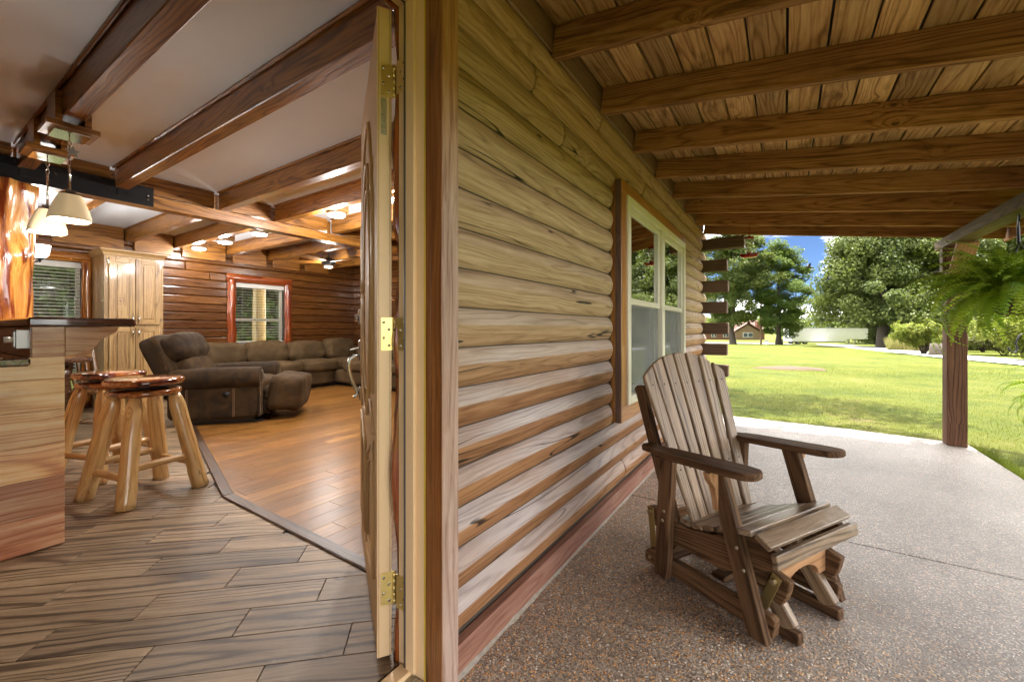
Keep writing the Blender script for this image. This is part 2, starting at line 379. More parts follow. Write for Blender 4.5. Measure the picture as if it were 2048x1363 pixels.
M['cedar_red'] = wood('red_cedar_slab', (0.085, 0.012, 0.005), (0.23, 0.042, 0.010), (0.42, 0.12, 0.025), rough=0.2, coat=0.7, rings=20, grain=0.5, knots=0.45, kcol=(0.03, 0.008, 0.012), bstr=0.2, var=0.15)
M['cedar_or'] = wood('orange_cedar_slab', (0.14, 0.03, 0.006), (0.36, 0.12, 0.02), (0.55, 0.25, 0.055), rough=0.22, coat=0.6, rings=20, grain=0.5, knots=0.3, bstr=0.2, var=0.15)
M['trunk_var'] = wood('varnished_trunk', (0.15, 0.025, 0.006), (0.46, 0.17, 0.03), (0.66, 0.33, 0.085), rough=0.16, coat=0.9, rings=9, stretch=0.16, grain=0.75, knots=0.25, kcol=(0.05, 0.012, 0.006), kscale=2.6, bstr=0.5, var=0.1, coat_r=0.04)
M['panel'] = wood('cedar_panel', (0.42, 0.14, 0.050), (0.68, 0.37, 0.15), (0.80, 0.60, 0.32), kp=(1.5, 0.25, 2.0), rough=0.34, coat=0.3, rings=18, stretch=0.07, grain=0.45, knots=0.28, kcol=(0.12, 0.08, 0.10), kscale=2.4, bstr=0.1, blotch=0.45, bcol=(0.42, 0.15, 0.04), var=0.4)
M['panel_red'] = wood('cedar_panel_red', (0.34, 0.095, 0.035), (0.56, 0.235, 0.105), (0.74, 0.47, 0.28), kp=(1.5, 0.25, 2.0), rough=0.34, coat=0.3, rings=18, stretch=0.07, grain=0.45, knots=0.28, kcol=(0.12, 0.08, 0.10), kscale=2.4, bstr=0.1, blotch=0.45, bcol=(0.42, 0.15, 0.04), var=0.4)
M['panel_pale'] = wood('cedar_panel_pale', (0.50, 0.22, 0.075), (0.76, 0.50, 0.21), (0.84, 0.68, 0.40), kp=(1.5, 0.25, 2.0), rough=0.34, coat=0.3, rings=18, stretch=0.07, grain=0.45, knots=0.28, kcol=(0.12, 0.08, 0.10), kscale=2.4, bstr=0.1, blotch=0.45, bcol=(0.42, 0.15, 0.04), var=0.4)
M['corbel'] = wood('cedar_corbel', (0.38, 0.15, 0.05), (0.58, 0.31, 0.13), (0.70, 0.47, 0.24), rough=0.3, coat=0.4, rings=18, stretch=0.08, grain=0.5, knots=0.2, kcol=(0.12, 0.08, 0.10), bstr=0.1, blotch=0.35, bcol=(0.36, 0.12, 0.03))
M['bartop'] = wood('bar_top_epoxy', (0.03, 0.008, 0.005), (0.07, 0.018, 0.010), (0.13, 0.04, 0.018), rough=0.12, coat=1.0, knots=0.3, bstr=0.15, coat_r=0.03)
M['stoolseat'] = wood('red_cedar_seat', (0.13, 0.022, 0.006), (0.33, 0.085, 0.016), (0.55, 0.22, 0.05), rough=0.15, coat=1.0, rings=14, grain=0.7, knots=0.3, bstr=0.05, coat_r=0.03)
M['stoolrim'] = wood('red_cedar_rim', (0.055, 0.010, 0.006), (0.15, 0.026, 0.010), (0.42, 0.16, 0.035), rough=0.14, coat=1.0, rings=5, stretch=0.8, grain=0.8, knots=0.2, bstr=0.05, coat_r=0.03)
M['peeled'] = wood('peeled_log', (0.34, 0.17, 0.055), (0.55, 0.33, 0.125), (0.68, 0.47, 0.22), rough=0.3, coat=0.4, rings=16, stretch=0.12, grain=0.35, knots=0.4, kcol=(0.06, 0.02, 0.025), kscale=5.0, bstr=0.25, cracks=0.6, var=0.12)
M['hick'] = wood('hickory', (0.20, 0.105, 0.036), (0.42, 0.255, 0.098), (0.54, 0.36, 0.16), kp=(1.5, 0.25, 2.0), rough=0.35, coat=0.25, rings=20, stretch=0.06, grain=0.4, knots=0.1, bstr=0.08, blotch=0.5, bcol=(0.30, 0.16, 0.065), var=0.25)
M['glider'] = wood('glider_brown', (0.032, 0.0145, 0.006), (0.088, 0.043, 0.019), (0.165, 0.090, 0.044), spec=0.22, rough=0.74, rings=24, grain=0.5, knots=0.2, bstr=0.3, var=0.3, blotch=0.3, bcol=(0.20, 0.10, 0.05))
M['slat'] = wood('glider_slat_worn', (0.095, 0.055, 0.028), (0.24, 0.152, 0.085), (0.38, 0.265, 0.165), rough=0.42, rings=20, grain=0.55, knots=0.3, kcol=(0.10, 0.075, 0.06), bstr=0.3, var=0.25, blotch=0.35, bcol=(0.20, 0.12, 0.07))
M['seatslat'] = wood('glider_seat_worn', (0.052, 0.030, 0.015), (0.15, 0.094, 0.053), (0.30, 0.21, 0.13), rough=0.34, rings=16, grain=0.6, knots=0.2, bstr=0.3, var=0.3, blotch=0.55, bcol=(0.42, 0.35, 0.29))
M['endgrain'] = plain('weathered_end', (0.42, 0.40, 0.40), 0.7, var=0.3, scale=60)
M['darkwood'] = wood('dark_table_wood', (0.03, 0.013, 0.006), (0.07, 0.03, 0.014), (0.12, 0.055, 0.025), rough=0.25, coat=0.4, knots=0.05)
M['oakchair'] = wood('brown_chair_wood', (0.07, 0.03, 0.010), (0.15, 0.07, 0.024), (0.23, 0.115, 0.042), rough=0.25, coat=0.5, knots=0.05)
M['strip'] = wood('dark_strip', (0.035, 0.017, 0.009), (0.07, 0.034, 0.017), (0.12, 0.06, 0.03), rough=0.35, knots=0.05)
M['lam'] = wood('laminate', (0.105, 0.038, 0.006), (0.25, 0.105, 0.021), (0.37, 0.180, 0.045), rough=0.33, rings=30, stretch=0.05, grain=0.3, knots=0.06, bstr=0.02, var=0.45, coat=0.0)
M['tile'] = wood('wood_look_tile', (0.085, 0.050, 0.024), (0.235, 0.155, 0.086), (0.41, 0.29, 0.175), rough=0.50, rings=14, stretch=0.10, grain=0.75, knots=0.12, kcol=(0.07, 0.048, 0.034), kscale=2.6, bstr=0.12, var=0.5, fine=0.6)
M['grout'] = plain('grout', (0.30, 0.265, 0.23), 0.8)
M['drywall'] = plain('ceiling_paint', (0.78, 0.86, 0.95), 0.75, var=0.03, scale=3)
M['beige'] = plain('beige_paint', (0.82, 0.58, 0.33), 0.45, var=0.07, scale=5)
M['doorface'] = plain('door_face_tan', (0.58, 0.35, 0.155), 0.6, var=0.08, scale=6)
M['doorgroove'] = plain('door_moulding_tan', (0.66, 0.42, 0.19), 0.4, var=0.1, scale=6)
M['sill'] = plain('aluminium_sill', (0.55, 0.52, 0.42), 0.4, 0.6, var=0.2, scale=25)
M['rubber'] = plain('weatherstrip', (0.10, 0.10, 0.12), 0.4)
M['brass'] = plain('brass', (0.88, 0.66, 0.24), 0.34, 0.75, var=0.2, scale=40)
M['nickel'] = plain('nickel', (0.72, 0.71, 0.69), 0.22, 1.0, var=0.05)
M['chrome'] = plain('chrome', (0.8, 0.8, 0.8), 0.08, 1.0, var=0.02)
M['bolt'] = plain('bolt_brass', (0.45, 0.38, 0.26), 0.35, 0.9, var=0.2, scale=40)
M['strap'] = plain('brass_strap', (0.34, 0.25, 0.10), 0.42, 0.7, var=0.25, scale=30)
M['blacksteel'] = plain('black_steel', (0.008, 0.008, 0.009), 0.3, 0.0, var=0.3, scale=20, spec=0.35)
M['iron'] = plain('black_iron', (0.012, 0.012, 0.013), 0.35)
M['vinyl'] = plain('cream_vinyl', (0.70, 0.66, 0.54), 0.35, var=0.03)
M['blind'] = plain('blind_slat', (0.60, 0.58, 0.53), 0.5, var=0.03)
M['curtain'] = plain('curtain', (0.25, 0.26, 0.25), 0.9)
M['plastic'] = plain('white_plastic', (0.72, 0.69, 0.62), 0.35, var=0.03)
M['greyplastic'] = plain('grey_plastic', (0.36, 0.35, 0.34), 0.3, 0.4, var=0.1)
M['blackplastic'] = plain('black_plastic', (0.012, 0.012, 0.012), 0.35)
M['sticker'] = plain('foil_label', (0.55, 0.52, 0.36), 0.3, 0.6, var=0.5, scale=130)
M['white'] = plain('white_paint', (0.86, 0.87, 0.90), 0.4, var=0.05, scale=2)
M['tyre'] = plain('tyre', (0.03, 0.03, 0.03), 0.8)
M['greypaint'] = plain('grey_metal', (0.42, 0.43, 0.42), 0.5, 0.3)
M['foam'] = plain('mortar', (0.30, 0.26, 0.21), 0.8, var=0.5, scale=60)

def fabric(name, c, c2, scale=7.0):
    m, nt, out = newmat(name)
    co, p, rnd = obj_coords(nt)
    n = nd(nt, 'TexNoise', {'Vector': p, 'Scale': scale, 'Detail': 5.0, 'Roughness': 0.6, 'Distortion': 0.8}).outputs[0]
    w = nd(nt, 'TexNoise', {'Vector': p, 'Scale': 400.0, 'Detail': 2.0}).outputs[0]
    cc = mixc(nt, sstep(nt, n, 0.35, 0.68), c, c2)
    bsdf(nt, out, cc, 0.8, bump=mt(nt, 'ADD', mt(nt, 'MULTIPLY', w, 0.25), n), bstr=0.25, bdist=0.012, spec=0.25,
         extra={'Sheen Weight': 0.12, 'Sheen Roughness': 0.4, 'Sheen Tint': c4((0.7, 0.45, 0.25))})
    return m
M['suede'] = fabric('brown_suede', (0.018, 0.0088, 0.0025), (0.044, 0.022, 0.006))
M['suede2'] = fabric('brown_suede_rubbed', (0.030, 0.0145, 0.0035), (0.068, 0.035, 0.010), 5)
M['sofa'] = fabric('taupe_microfibre', (0.066, 0.040, 0.016), (0.100, 0.062, 0.026), 4)
M['stitch'] = plain('stitching', (0.33, 0.20, 0.10), 0.8)
def glass(name, tint=(0.93, 0.97, 0.95), refl=1.0):
    m, nt, out = newmat(name)
    fr = nd(nt, 'Fresnel', {'IOR': 1.5}).outputs[0]
    fr = mt(nt, 'MULTIPLY', fr, 1.8 * refl, clamp=True)        # two faces of the pane
    tr = nd(nt, 'BsdfTransparent', {0: c4(tint)}); gl = nd(nt, 'BsdfGlossy', {'Roughness': 0.0, 'Color': (1, 1, 1, 1)})
    wv = nd(nt, 'TexNoise', {'Vector': nd(nt, 'TexCoord').outputs['Object'], 'Scale': 2.2, 'Detail': 1.0}).outputs[0]
    bp = nd(nt, 'Bump', {'Height': wv, 'Strength': 0.04, 'Distance': 0.01}); nt.links.new(bp.outputs[0], gl.inputs['Normal'])
    mx = nd(nt, 'MixShader', {0: fr, 1: tr.outputs[0], 2: gl.outputs[0]}); nt.links.new(mx.outputs[0], out.inputs[0])
    return m
M['glass'] = glass('window_glass')
M['glassdark'] = glass('coated_glass', (0.55, 0.60, 0.57), 1.5)
def screen():
    m, nt, out = newmat('insect_screen')
    tr = nd(nt, 'BsdfTransparent', {0: (1, 1, 1, 1)}); df = nd(nt, 'BsdfDiffuse', {0: (0.24, 0.25, 0.25, 1)})
    mx = nd(nt, 'MixShader', {0: 0.45, 1: tr.outputs[0], 2: df.outputs[0]}); nt.links.new(mx.outputs[0], out.inputs[0]); return m
M['screen'] = screen()
def lampglow(name, c, e):
    m, nt, out = newmat(name); bsdf(nt, out, c, 0.5, emis=c, estr=e); return m
M['disc'] = lampglow('lit_disc', (1.0, 0.965, 0.93), 9.0 * LAMP)
M['bulb'] = lampglow('lit_bulb', (1.0, 0.94, 0.84), 9.0 * LAMP)
M['shade'] = lampglow('lamp_shade_glass', (0.80, 0.62, 0.36), 0.04)
M['shadewhite'] = lampglow('white_shade_glass', (1.0, 0.93, 0.84), 2.0)
def redglass():
    m, nt, out = newmat('red_glass'); bsdf(nt, out, (0.26, 0.004, 0.004), 0.15); return m
M['red'] = redglass()
def clearglass():
    m, nt, out = newmat('clear_bottle')
    fr = nd(nt, 'LayerWeight', {'Blend': 0.35}).outputs['Facing']
    tr = nd(nt, 'BsdfTransparent', {0: (0.93, 0.93, 0.90, 1)}); gl = nd(nt, 'BsdfGlossy', {'Roughness': 0.05})
    mx = nd(nt, 'MixShader', {0: mt(nt, 'MULTIPLY_ADD', fr, 0.6, 0.12), 1: tr.outputs[0], 2: gl.outputs[0]}); nt.links.new(mx.outputs[0], out.inputs[0]); return m
M['bottle'] = clearglass()

def aggregate():
    m, nt, out = newmat('exposed_aggregate')
    geo = nd(nt, 'NewGeometry').outputs['Position']
    p = vm(nt, 'MULTIPLY', geo, (1, 1, 1))
    wob = nd(nt, 'TexNoise', {'Vector': p, 'Scale': 60.0, 'Detail': 2.0}).outputs['Color']
    p2 = vm(nt, 'ADD', p, vm(nt, 'MULTIPLY', vm(nt, 'SUBTRACT', wob, (0.5, 0.5, 0.5)), (0.010, 0.010, 0.010)))
    v = nd(nt, 'TexVoronoi', {'Vector': p2, 'Scale': 112.0, 'Randomness': 1.0})
    v2 = nd(nt, 'TexVoronoi', {'Vector': p2, 'Scale': 190.0, 'Randomness': 1.0})
    d = v.outputs['Distance']; sp = nd(nt, 'SeparateColor', {0: v.outputs['Color']})
    r1 = sp.outputs[0]; r2 = sp.outputs[1]
    stone = ramp(nt, r1, [(0.0, (0.16, 0.085, 0.050)), (0.18, (0.34, 0.225, 0.145)), (0.34, (0.46, 0.355, 0.26)), (0.48, (0.58, 0.28, 0.085)), (0.76, (0.66, 0.40, 0.17)), (0.90, (0.70, 0.64, 0.56)), (1.0, (0.82, 0.78, 0.70))], 'CONSTANT')
    small = ramp(nt, nd(nt, 'SeparateColor', {0: v2.outputs['Color']}).outputs[0], [(0.0, (0.11, 0.085, 0.068)), (0.5, (0.24, 0.195, 0.155)), (1.0, (0.42, 0.355, 0.30))])
    f = sstep(nt, mt(nt, 'ADD', d, mt(nt, 'MULTIPLY', r2, 0.25)), 0.42, 0.62, 1.0, 0.0)
    c = mixc(nt, f, small, stone)
    big = nd(nt, 'TexNoise', {'Vector': p, 'Scale': 1.1, 'Detail': 5.0, 'Roughness': 0.6}).outputs[0]
    mid = nd(nt, 'TexNoise', {'Vector': p, 'Scale': 9.0, 'Detail': 4.0, 'Roughness': 0.65}).outputs[0]
    # wear and sky glare put into the colour: paler outward, browner along the wall
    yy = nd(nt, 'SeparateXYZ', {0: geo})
    wear_glare = sstep(nt, mt(nt, 'ADD', mt(nt, 'ADD', mt(nt, 'MULTIPLY', yy.outputs[0], 0.30), mt(nt, 'MULTIPLY', yy.outputs[1], -0.55)), mt(nt, 'MULTIPLY', big, 0.7)), 0.75, 1.35)
    c = mixc(nt, mt(nt, 'MULTIPLY', wear_glare, 0.62), c, mixc(nt, f, (0.29, 0.27, 0.265), (0.60, 0.565, 0.555)))
    c = nd(nt, 'HueSaturation', {'Value': mt(nt, 'ADD', mt(nt, 'MULTIPLY', mid, 0.5), mt(nt, 'MULTIPLY_ADD', big, 1.1, 0.32)), 'Color': c}).outputs[0]
    h = mt(nt, 'ADD', mt(nt, 'MULTIPLY', f, mt(nt, 'SUBTRACT', 0.7, d)), mt(nt, 'MULTIPLY', v2.outputs['Distance'], -0.2))
    bsdf(nt, out, c, mt(nt, 'MULTIPLY_ADD', f, -0.14, 0.52), bump=h, bstr=0.75, bdist=0.006, spec=0.5)
    return m
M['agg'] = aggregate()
def lawn():
    m, nt, out = newmat('lawn_grass')
    geo = nd(nt, 'NewGeometry').outputs['Position']
    n1 = nd(nt, 'TexNoise', {'Vector': geo, 'Scale': 0.45, 'Detail': 6.0, 'Roughness': 0.62}).outputs[0]
    n2 = nd(nt, 'TexNoise', {'Vector': geo, 'Scale': 3.2, 'Detail': 8.0, 'Roughness': 0.75}).outputs[0]
    n3 = nd(nt, 'TexNoise', {'Vector': vm(nt, 'MULTIPLY', geo, (1, 1, 1)), 'Scale': 38.0, 'Detail': 4.0, 'Roughness': 0.8}).outputs[0]
    f = mt(nt, 'MULTIPLY_ADD', mt(nt, 'ADD', mt(nt, 'MULTIPLY', n1, 0.5), mt(nt, 'MULTIPLY', n2, 0.5)), 1.7, -0.37)
    c = ramp(nt, f, [(0.26, (0.036, 0.056, 0.006)), (0.44, (0.074, 0.092, 0.009)), (0.60, (0.102, 0.110, 0.014)), (0.76, (0.145, 0.120, 0.042))])
    c = nd(nt, 'HueSaturation', {'Value': mt(nt, 'MULTIPLY_ADD', n3, 1.3, 0.38), 'Color': c}).outputs[0]
    bare = sstep(nt, mt(nt, 'ADD', mt(nt, 'MULTIPLY', n2, 0.55), mt(nt, 'MULTIPLY', n1, 0.45)), 0.60, 0.70, 0.0, 0.7)
    c = mixc(nt, bare, c, (0.25, 0.19, 0.10))
    bsdf(nt, out, c, 0.85, bump=mt(nt, 'ADD', n3, n2), bstr=0.9, bdist=0.05, spec=0.15)
    return m
M['lawn'] = lawn()
def blade_mat(name, a, b, trans=0.35, attr=True, rough=0.55):
    m, nt, out = newmat(name)
    if attr:
        t = nd(nt, 'Attribute', {}, attribute_name='tint').outputs['Fac']
    else:
        t = nd(nt, 'ObjectInfo').outputs['Random']
    c = mixc(nt, t, a, b)
    if not attr: c = mixc(nt, sstep(nt, t, 0.94, 0.99), c, (0.24, 0.17, 0.05))
    p = bsdf(nt, None, c, rough, spec=0.3)
    tl = nd(nt, 'BsdfTranslucent', {0: mixc(nt, 0.5, c, (0.30, 0.38, 0.03))})
    mx = nd(nt, 'MixShader', {0: trans, 1: p.outputs[0], 2: tl.outputs[0]}); nt.links.new(mx.outputs[0], out.inputs[0])
    return m
M['grass'] = blade_mat('grass_blades', (0.080, 0.112, 0.010), (0.170, 0.170, 0.026), 0.3)
M['leaf_a'] = blade_mat('oak_leaves', (0.045, 0.070, 0.013), (0.145, 0.178, 0.040), 0.25)
M['leaf_b'] = blade_mat('maple_leaves', (0.045, 0.090, 0.014), (0.125, 0.185, 0.038), 0.3)
M['leaf_c'] = blade_mat('pale_leaves', (0.050, 0.075, 0.017), (0.150, 0.180, 0.048), 0.25)
M['leaf_y'] = blade_mat('yellow_green_leaves', (0.11, 0.15, 0.018), (0.26, 0.27, 0.05), 0.3)
M['leaf_o'] = blade_mat('olive_leaves', (0.075, 0.085, 0.028), (0.19, 0.18, 0.07), 0.25)
M['weed'] = blade_mat('tall_weeds', (0.16, 0.15, 0.05), (0.34, 0.29, 0.12), 0.25)
M['fern'] = blade_mat('fern_fronds', (0.11, 0.22, 0.014), (0.31, 0.42, 0.028), 0.4, attr=False)
M['bark'] = plain('bark', (0.085, 0.068, 0.052), 0.9, var=0.5, scale=9, bstr=0.6)
M['twig'] = plain('twig', (0.09, 0.065, 0.045), 0.9, var=0.3)
M['polewood'] = plain('pole_wood', (0.22, 0.145, 0.085), 0.8, var=0.3, scale=8)
M['drive'] = plain('concrete_drive', (0.40, 0.39, 0.375), 0.8, var=0.10, scale=2.5)
M['dirt'] = plain('dry_dirt', (0.075, 0.046, 0.025), 0.95, var=0.4, scale=14, bstr=0.8)
M['brick'] = plain('red_brick', (0.19, 0.085, 0.055), 0.85, var=0.2, scale=3)
M['shingle'] = plain('roof_shingle', (0.13, 0.065, 0.052), 0.85, var=0.2, scale=3)
M['stone'] = plain('house_stone', (0.20, 0.135, 0.085), 0.85, var=0.25, scale=3)
M['winglass'] = plain('far_window', (0.09, 0.11, 0.13), 0.1, var=0.1)
M['coir'] = plain('coir_liner', (0.045, 0.024, 0.012), 0.95, var=0.5, scale=40, bstr=0.5)
M['bird'] = plain('dark_feathers', (0.03, 0.032, 0.028), 0.7)
M['wire'] = plain('cable', (0.30, 0.31, 0.31), 0.5)
M['yellowpaint'] = plain('yellow_edge', (0.72, 0.50, 0.05), 0.45, var=0.1)
# ------------------------------------------------------------------ ground
def make_ground():
    rs = [0.0, 2, 4, 6, 7, 8, 9, 10, 11, 12, 13, 14, 16, 18, 20, 23, 26, 30, 35, 40, 46, 53, 60, 68, 77, 90, 105, 125, 150, 200, 300, 500, 900, 1600]
    n = 96; v = [(0, 0, zg(0))]; f = []
    for r in rs[1:]:
        for k in range(n):
            a = 2 * math.pi * k / n
            dz = 0.05 * noise.noise(Vector((math.cos(a) * r * 0.25, math.sin(a) * r * 0.25, 3.0))) if 9 < r < 200 else 0
            v.append((math.cos(a) * r, math.sin(a) * r, zg(r) + dz))
    for k in range(n): f.append((0, 1 + k, 1 + (k + 1) % n))
    for i in range(len(rs) - 2):
        for k in range(n):
            a = 1 + i * n; b = 1 + (i + 1) * n; f.append((a + k, b + k, b + (k + 1) % n, a + (k + 1) % n))
    tag(link('lawn', mesh_from('lawn', v, f, True), M['lawn']), kind='structure')
make_ground()

SLAB = [(-4.0, 0.99), (5.90, 0.99), (5.88, 0.63), (5.80, -0.60), (5.655, -1.44), (-4.0, -1.44)]
def make_slab():
    # three poured panels with open control joints
    cuts = [(-4.0, -0.55), (-0.542, 2.716), (2.724, 6.2)]
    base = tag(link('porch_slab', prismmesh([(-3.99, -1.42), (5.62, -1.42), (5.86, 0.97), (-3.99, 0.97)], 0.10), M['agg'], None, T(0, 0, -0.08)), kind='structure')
    for a, b in cuts:
        p = clip_poly(clip_poly(SLAB, (-1, 0), -a), (1, 0), b)
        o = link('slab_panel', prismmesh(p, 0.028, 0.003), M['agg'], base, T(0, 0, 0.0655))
    return base
make_slab()
def make_drive():
    up = [(1629, 687.5), (1700, 690), (1780, 697), (1881, 707), (1950, 713), (2048, 720.5), (2160, 730), (2300, 742)]
    lo = [(1640, 690), (1700, 696.5), (1780, 705), (1881, 716), (1950, 722.5), (2048, 732), (2160, 744), (2300, 760)]
    v = []; f = []
    for a, b in zip(up, lo):
        p, q = on_ground(*a), on_ground(*b); v += [(p.x, p.y, p.z + 0.05), (q.x, q.y, q.z + 0.05)]
    n = len(up)
    for i in range(n - 1): f.append((2 * i, 2 * i + 1, 2 * i + 3, 2 * i + 2))
    tag(link('driveway', mesh_from('driveway', v, f), M['drive']), kind='structure')
    # far lane seen behind the two lawn trees
    v = []; f = []
    for u in (1395, 1440, 1480, 1520, 1560, 1585):
        for r in (92, 97): p = at_dist(u, r); v.append((p.x, p.y, p.z + 0.06))
    for i in range(5): f.append((2 * i, 2 * i + 1, 2 * i + 3, 2 * i + 2))
    tag(link('lane', mesh_from('lane', v, f), M['drive']), kind='structure')
make_drive()
def make_dirt():
    c = on_ground(1585, 737); v = []; f = []; n = 40; rings = 7
    for i in range(rings + 1):
        for k in range(n):
            a = 2 * math.pi * k / n; t = i / rings
            rad = t * (1 + 0.32 * noise.noise(Vector((math.cos(a) * 1.4, math.sin(a) * 1.4, 0))) + 0.12 * noise.noise(Vector((math.cos(a) * 5, math.sin(a) * 5, 2))))
            # long axis runs across the view
            x, y = rad * 1.32 * math.cos(a), rad * 0.62 * math.sin(a)
            wx, wy = c.x + x * SA + y * CA, c.y - x * CA + y * SA
            z = zg(math.hypot(wx, wy)) + (0.012 + 0.085 * (1 - t * t) * (0.55 + 0.9 * abs(noise.noise(Vector((wx * 2.2, wy * 2.2, 5))))) if i < rings else -0.03)
            v.append((wx, wy, z))
    for i in range(rings):
        for k in range(n): f.append((i * n + k, i * n + (k + 1) % n, (i + 1) * n + (k + 1) % n, (i + 1) * n + k))
    tag(link('dirt_patch', mesh_from('dirt_patch', v, f, True), M['dirt']), kind='structure')
make_dirt()

# ------------------------------------------------------------------ the cabin
IF = 0.046                        # interior floor level
CEIL = IF + 2.434
cabin = thing('log_cabin', 'brown log cabin with open front door and covered porch', 'house')
PITCH = 0.1298
SEAM0 = 0.112
def boxes_mesh(bl):
    v = []; f = []
    for lo, hi in bl:
        b = len(v)
        for x in (lo[0], hi[0]):
            for y in (lo[1], hi[1]):
                for z in (lo[2], hi[2]): v.append((x, y, z))
        f += [tuple(b + i for i in q) for q in ((0, 1, 3, 2), (4, 6, 7, 5), (0, 4, 5, 1), (2, 3, 7, 6), (0, 2, 6, 4), (1, 5, 7, 3))]
    return mesh_from('walls', v, f)
WY0, WY1 = 0.888, 0.995           # wall core
WX0, WX1, WZ0, WZ1 = 2.56, 4.28, 0.63, 1.885      # porch window opening
DX0, DX1, DZ = -0.06, 0.935, 2.12                 # door opening
fw = link('front_wall', boxes_mesh([((DX1, WY0, 0.0), (WX0, WY1, 2.60)), ((WX1, WY0, 0), (5.68, WY1, 2.60)), ((WX0, WY0, 0), (WX1, WY1, WZ0)), ((WX0, WY0, WZ1), (WX1, WY1, 2.60)),
        ((DX0, WY0, DZ), (DX1, WY1, 2.60)), ((-4.0, WY0, 0), (DX0, WY1, 2.60))]), M['chink'], cabin)
_lc = 0
def log_piece(x0, x1, zc, h, parent, round0=False, round1=False, ybase=0.888, bulge=0.032):
    global _lc; _lc += 1
    L = x1 - x0; prof = []
    nz = 12
    for i in range(nz + 1):
        z = -h / 2 + h * i / nz; t = abs(2 * z / h)
        prof.append((-bulge * (0.55 * max(0.0, 1 - t ** 3.2) ** 0.55 + 0.45 * (1 - t ** 1.25)), z))
    xs = [(0, 0.74 if round0 else 0.97), (0.012, 0.90 if round0 else 0.99), (0.035, 0.98 if round0 else 1.0), (0.07, 1.0)]
    k = max(2, int(L / 0.22)); xs += [(0.07 + (L - 0.14) * i / k, 1.0) for i in range(1, k)]
    xs += [(L - 0.07, 1.0), (L - 0.035, 0.98 if round1 else 1.0), (L - 0.012, 0.90 if round1 else 0.99), (L, 0.74 if round1 else 0.97)]
    v = []; f = []; n = nz + 1
    for x, s in xs:
        for y, z in prof:
            w = 0.0035 * noise.noise(Vector((x * 2.1 + _lc * 9.1, z * 14, 0.3)))
            v.append((x - L / 2, (y + w) * s - 0.002, z * (s * 0.5 + 0.5)))
    for i in range(len(xs) - 1):
        for j in range(nz): f.append((i * n + j, (i + 1) * n + j, (i + 1) * n + j + 1, i * n + j + 1))
    f.append(tuple(reversed(range(n)))[::-1]); f.append(tuple((len(xs) - 1) * n + j for j in reversed(range(n))))
    me = mesh_from('log', v, f, True)
    for q in me.polygons[-2:]: q.use_smooth = False
    return link('log', me, M['log'], parent, T((x0 + x1) / 2, ybase, zc))
joints = {0: [2.657], 14: [1.774, 3.9], 15: [1.507, 3.1], 16: [2.24, 4.4], 17: [1.63, 2.8, 4.0], 2: [4.9], 3: [], 1: [3.6]}
for k in range(18):
    zc = SEAM0 + PITCH * (k + 0.5); xe = 5.69 if k % 2 else 5.97
    spans = [(0.968, xe)]
    if WZ0 - 0.12 < zc < WZ1 + 0.04: spans = [(0.968, 2.432), (4.36, xe)]
    for a, b in spans:
        cuts = [a] + [j for j in joints.get(k, []) if a + 0.3 < j < b - 0.3] + [b]
        for i in range(len(cuts) - 1):
            log_piece(cuts[i] + (0.003 if i else 0), cuts[i + 1] - 0.003, zc, PITCH - 0.0045, fw, round0=(cuts[i] == 4.36 or i > 0), round1=True)
    for a, b in ((-4.0, -0.14),) if zc < 2.2 else ((-4.0, 0.9),):
        log_piece(a, b, zc, PITCH - 0.0045, fw)
bl = bar('baseboard', (0.967, 0.866, 0.050), (5.69, 0.866, 0.050), 0.036, 0.092, M['base_brd'], fw, bev=0.003)
bar('baseboard', (-4.0, 0.866, 0.050), (-0.14, 0.866, 0.050), 0.036, 0.092, M['base_brd'], fw, bev=0.003)
# crumbled mortar line along the foot of the wall
v = []; f = []
for i in range(95):
    x = 0.96 + i * 0.05; w = 0.006 + 0.010 * abs(noise.noise(Vector((x * 3.3, 0, 0)))) + 0.006 * noise.noise(Vector((x * 14, 1, 0)))
    v += [(x, 0.852, 0.0805), (x, 0.852, 0.0845 + max(0, w)), (x, 0.847 - max(0.001, w), 0.0805)]
for i in range(94): f += [(3 * i, 3 * i + 3, 3 * i + 4, 3 * i + 1), (3 * i + 1, 3 * i + 4, 3 * i + 5, 3 * i + 2)]
me = mesh_from('mortar_line', v, f)
for q in me.vertices: q.co.z -= 0.0805
link('mortar_line', me, M['foam'], fw)

# side wall with the log ends that cross at the corner
sw = link('side_wall', boxes_mesh([((5.685, 0.89, 0), (5.80, 7.9, 2.60))]), M['chink'], cabin)
for i in range(7):
    zc = 1.868 - 0.2596 * i
    box('log_end', (5.69, 0.592 - 0.012 * (i % 2), zc - 0.07), (5.83, 1.1, zc + 0.07), M['stub'], sw, 'y', bev=0.006)
box('plate_log', (5.69, 0.405, 2.066), (5.83, 1.1, 2.20), M['stub'], sw, 'y', bev=0.006)
for k in range(19):
    zc = SEAM0 + PITCH * (k + 0.5)
    link('log', boxmesh(6.9, 0.05, PITCH - 0.004, 0.02, 2), M['log'], sw, T(5.822, 4.62, zc) @ Matrix.Rotation(R(90), 4, 'Z'))

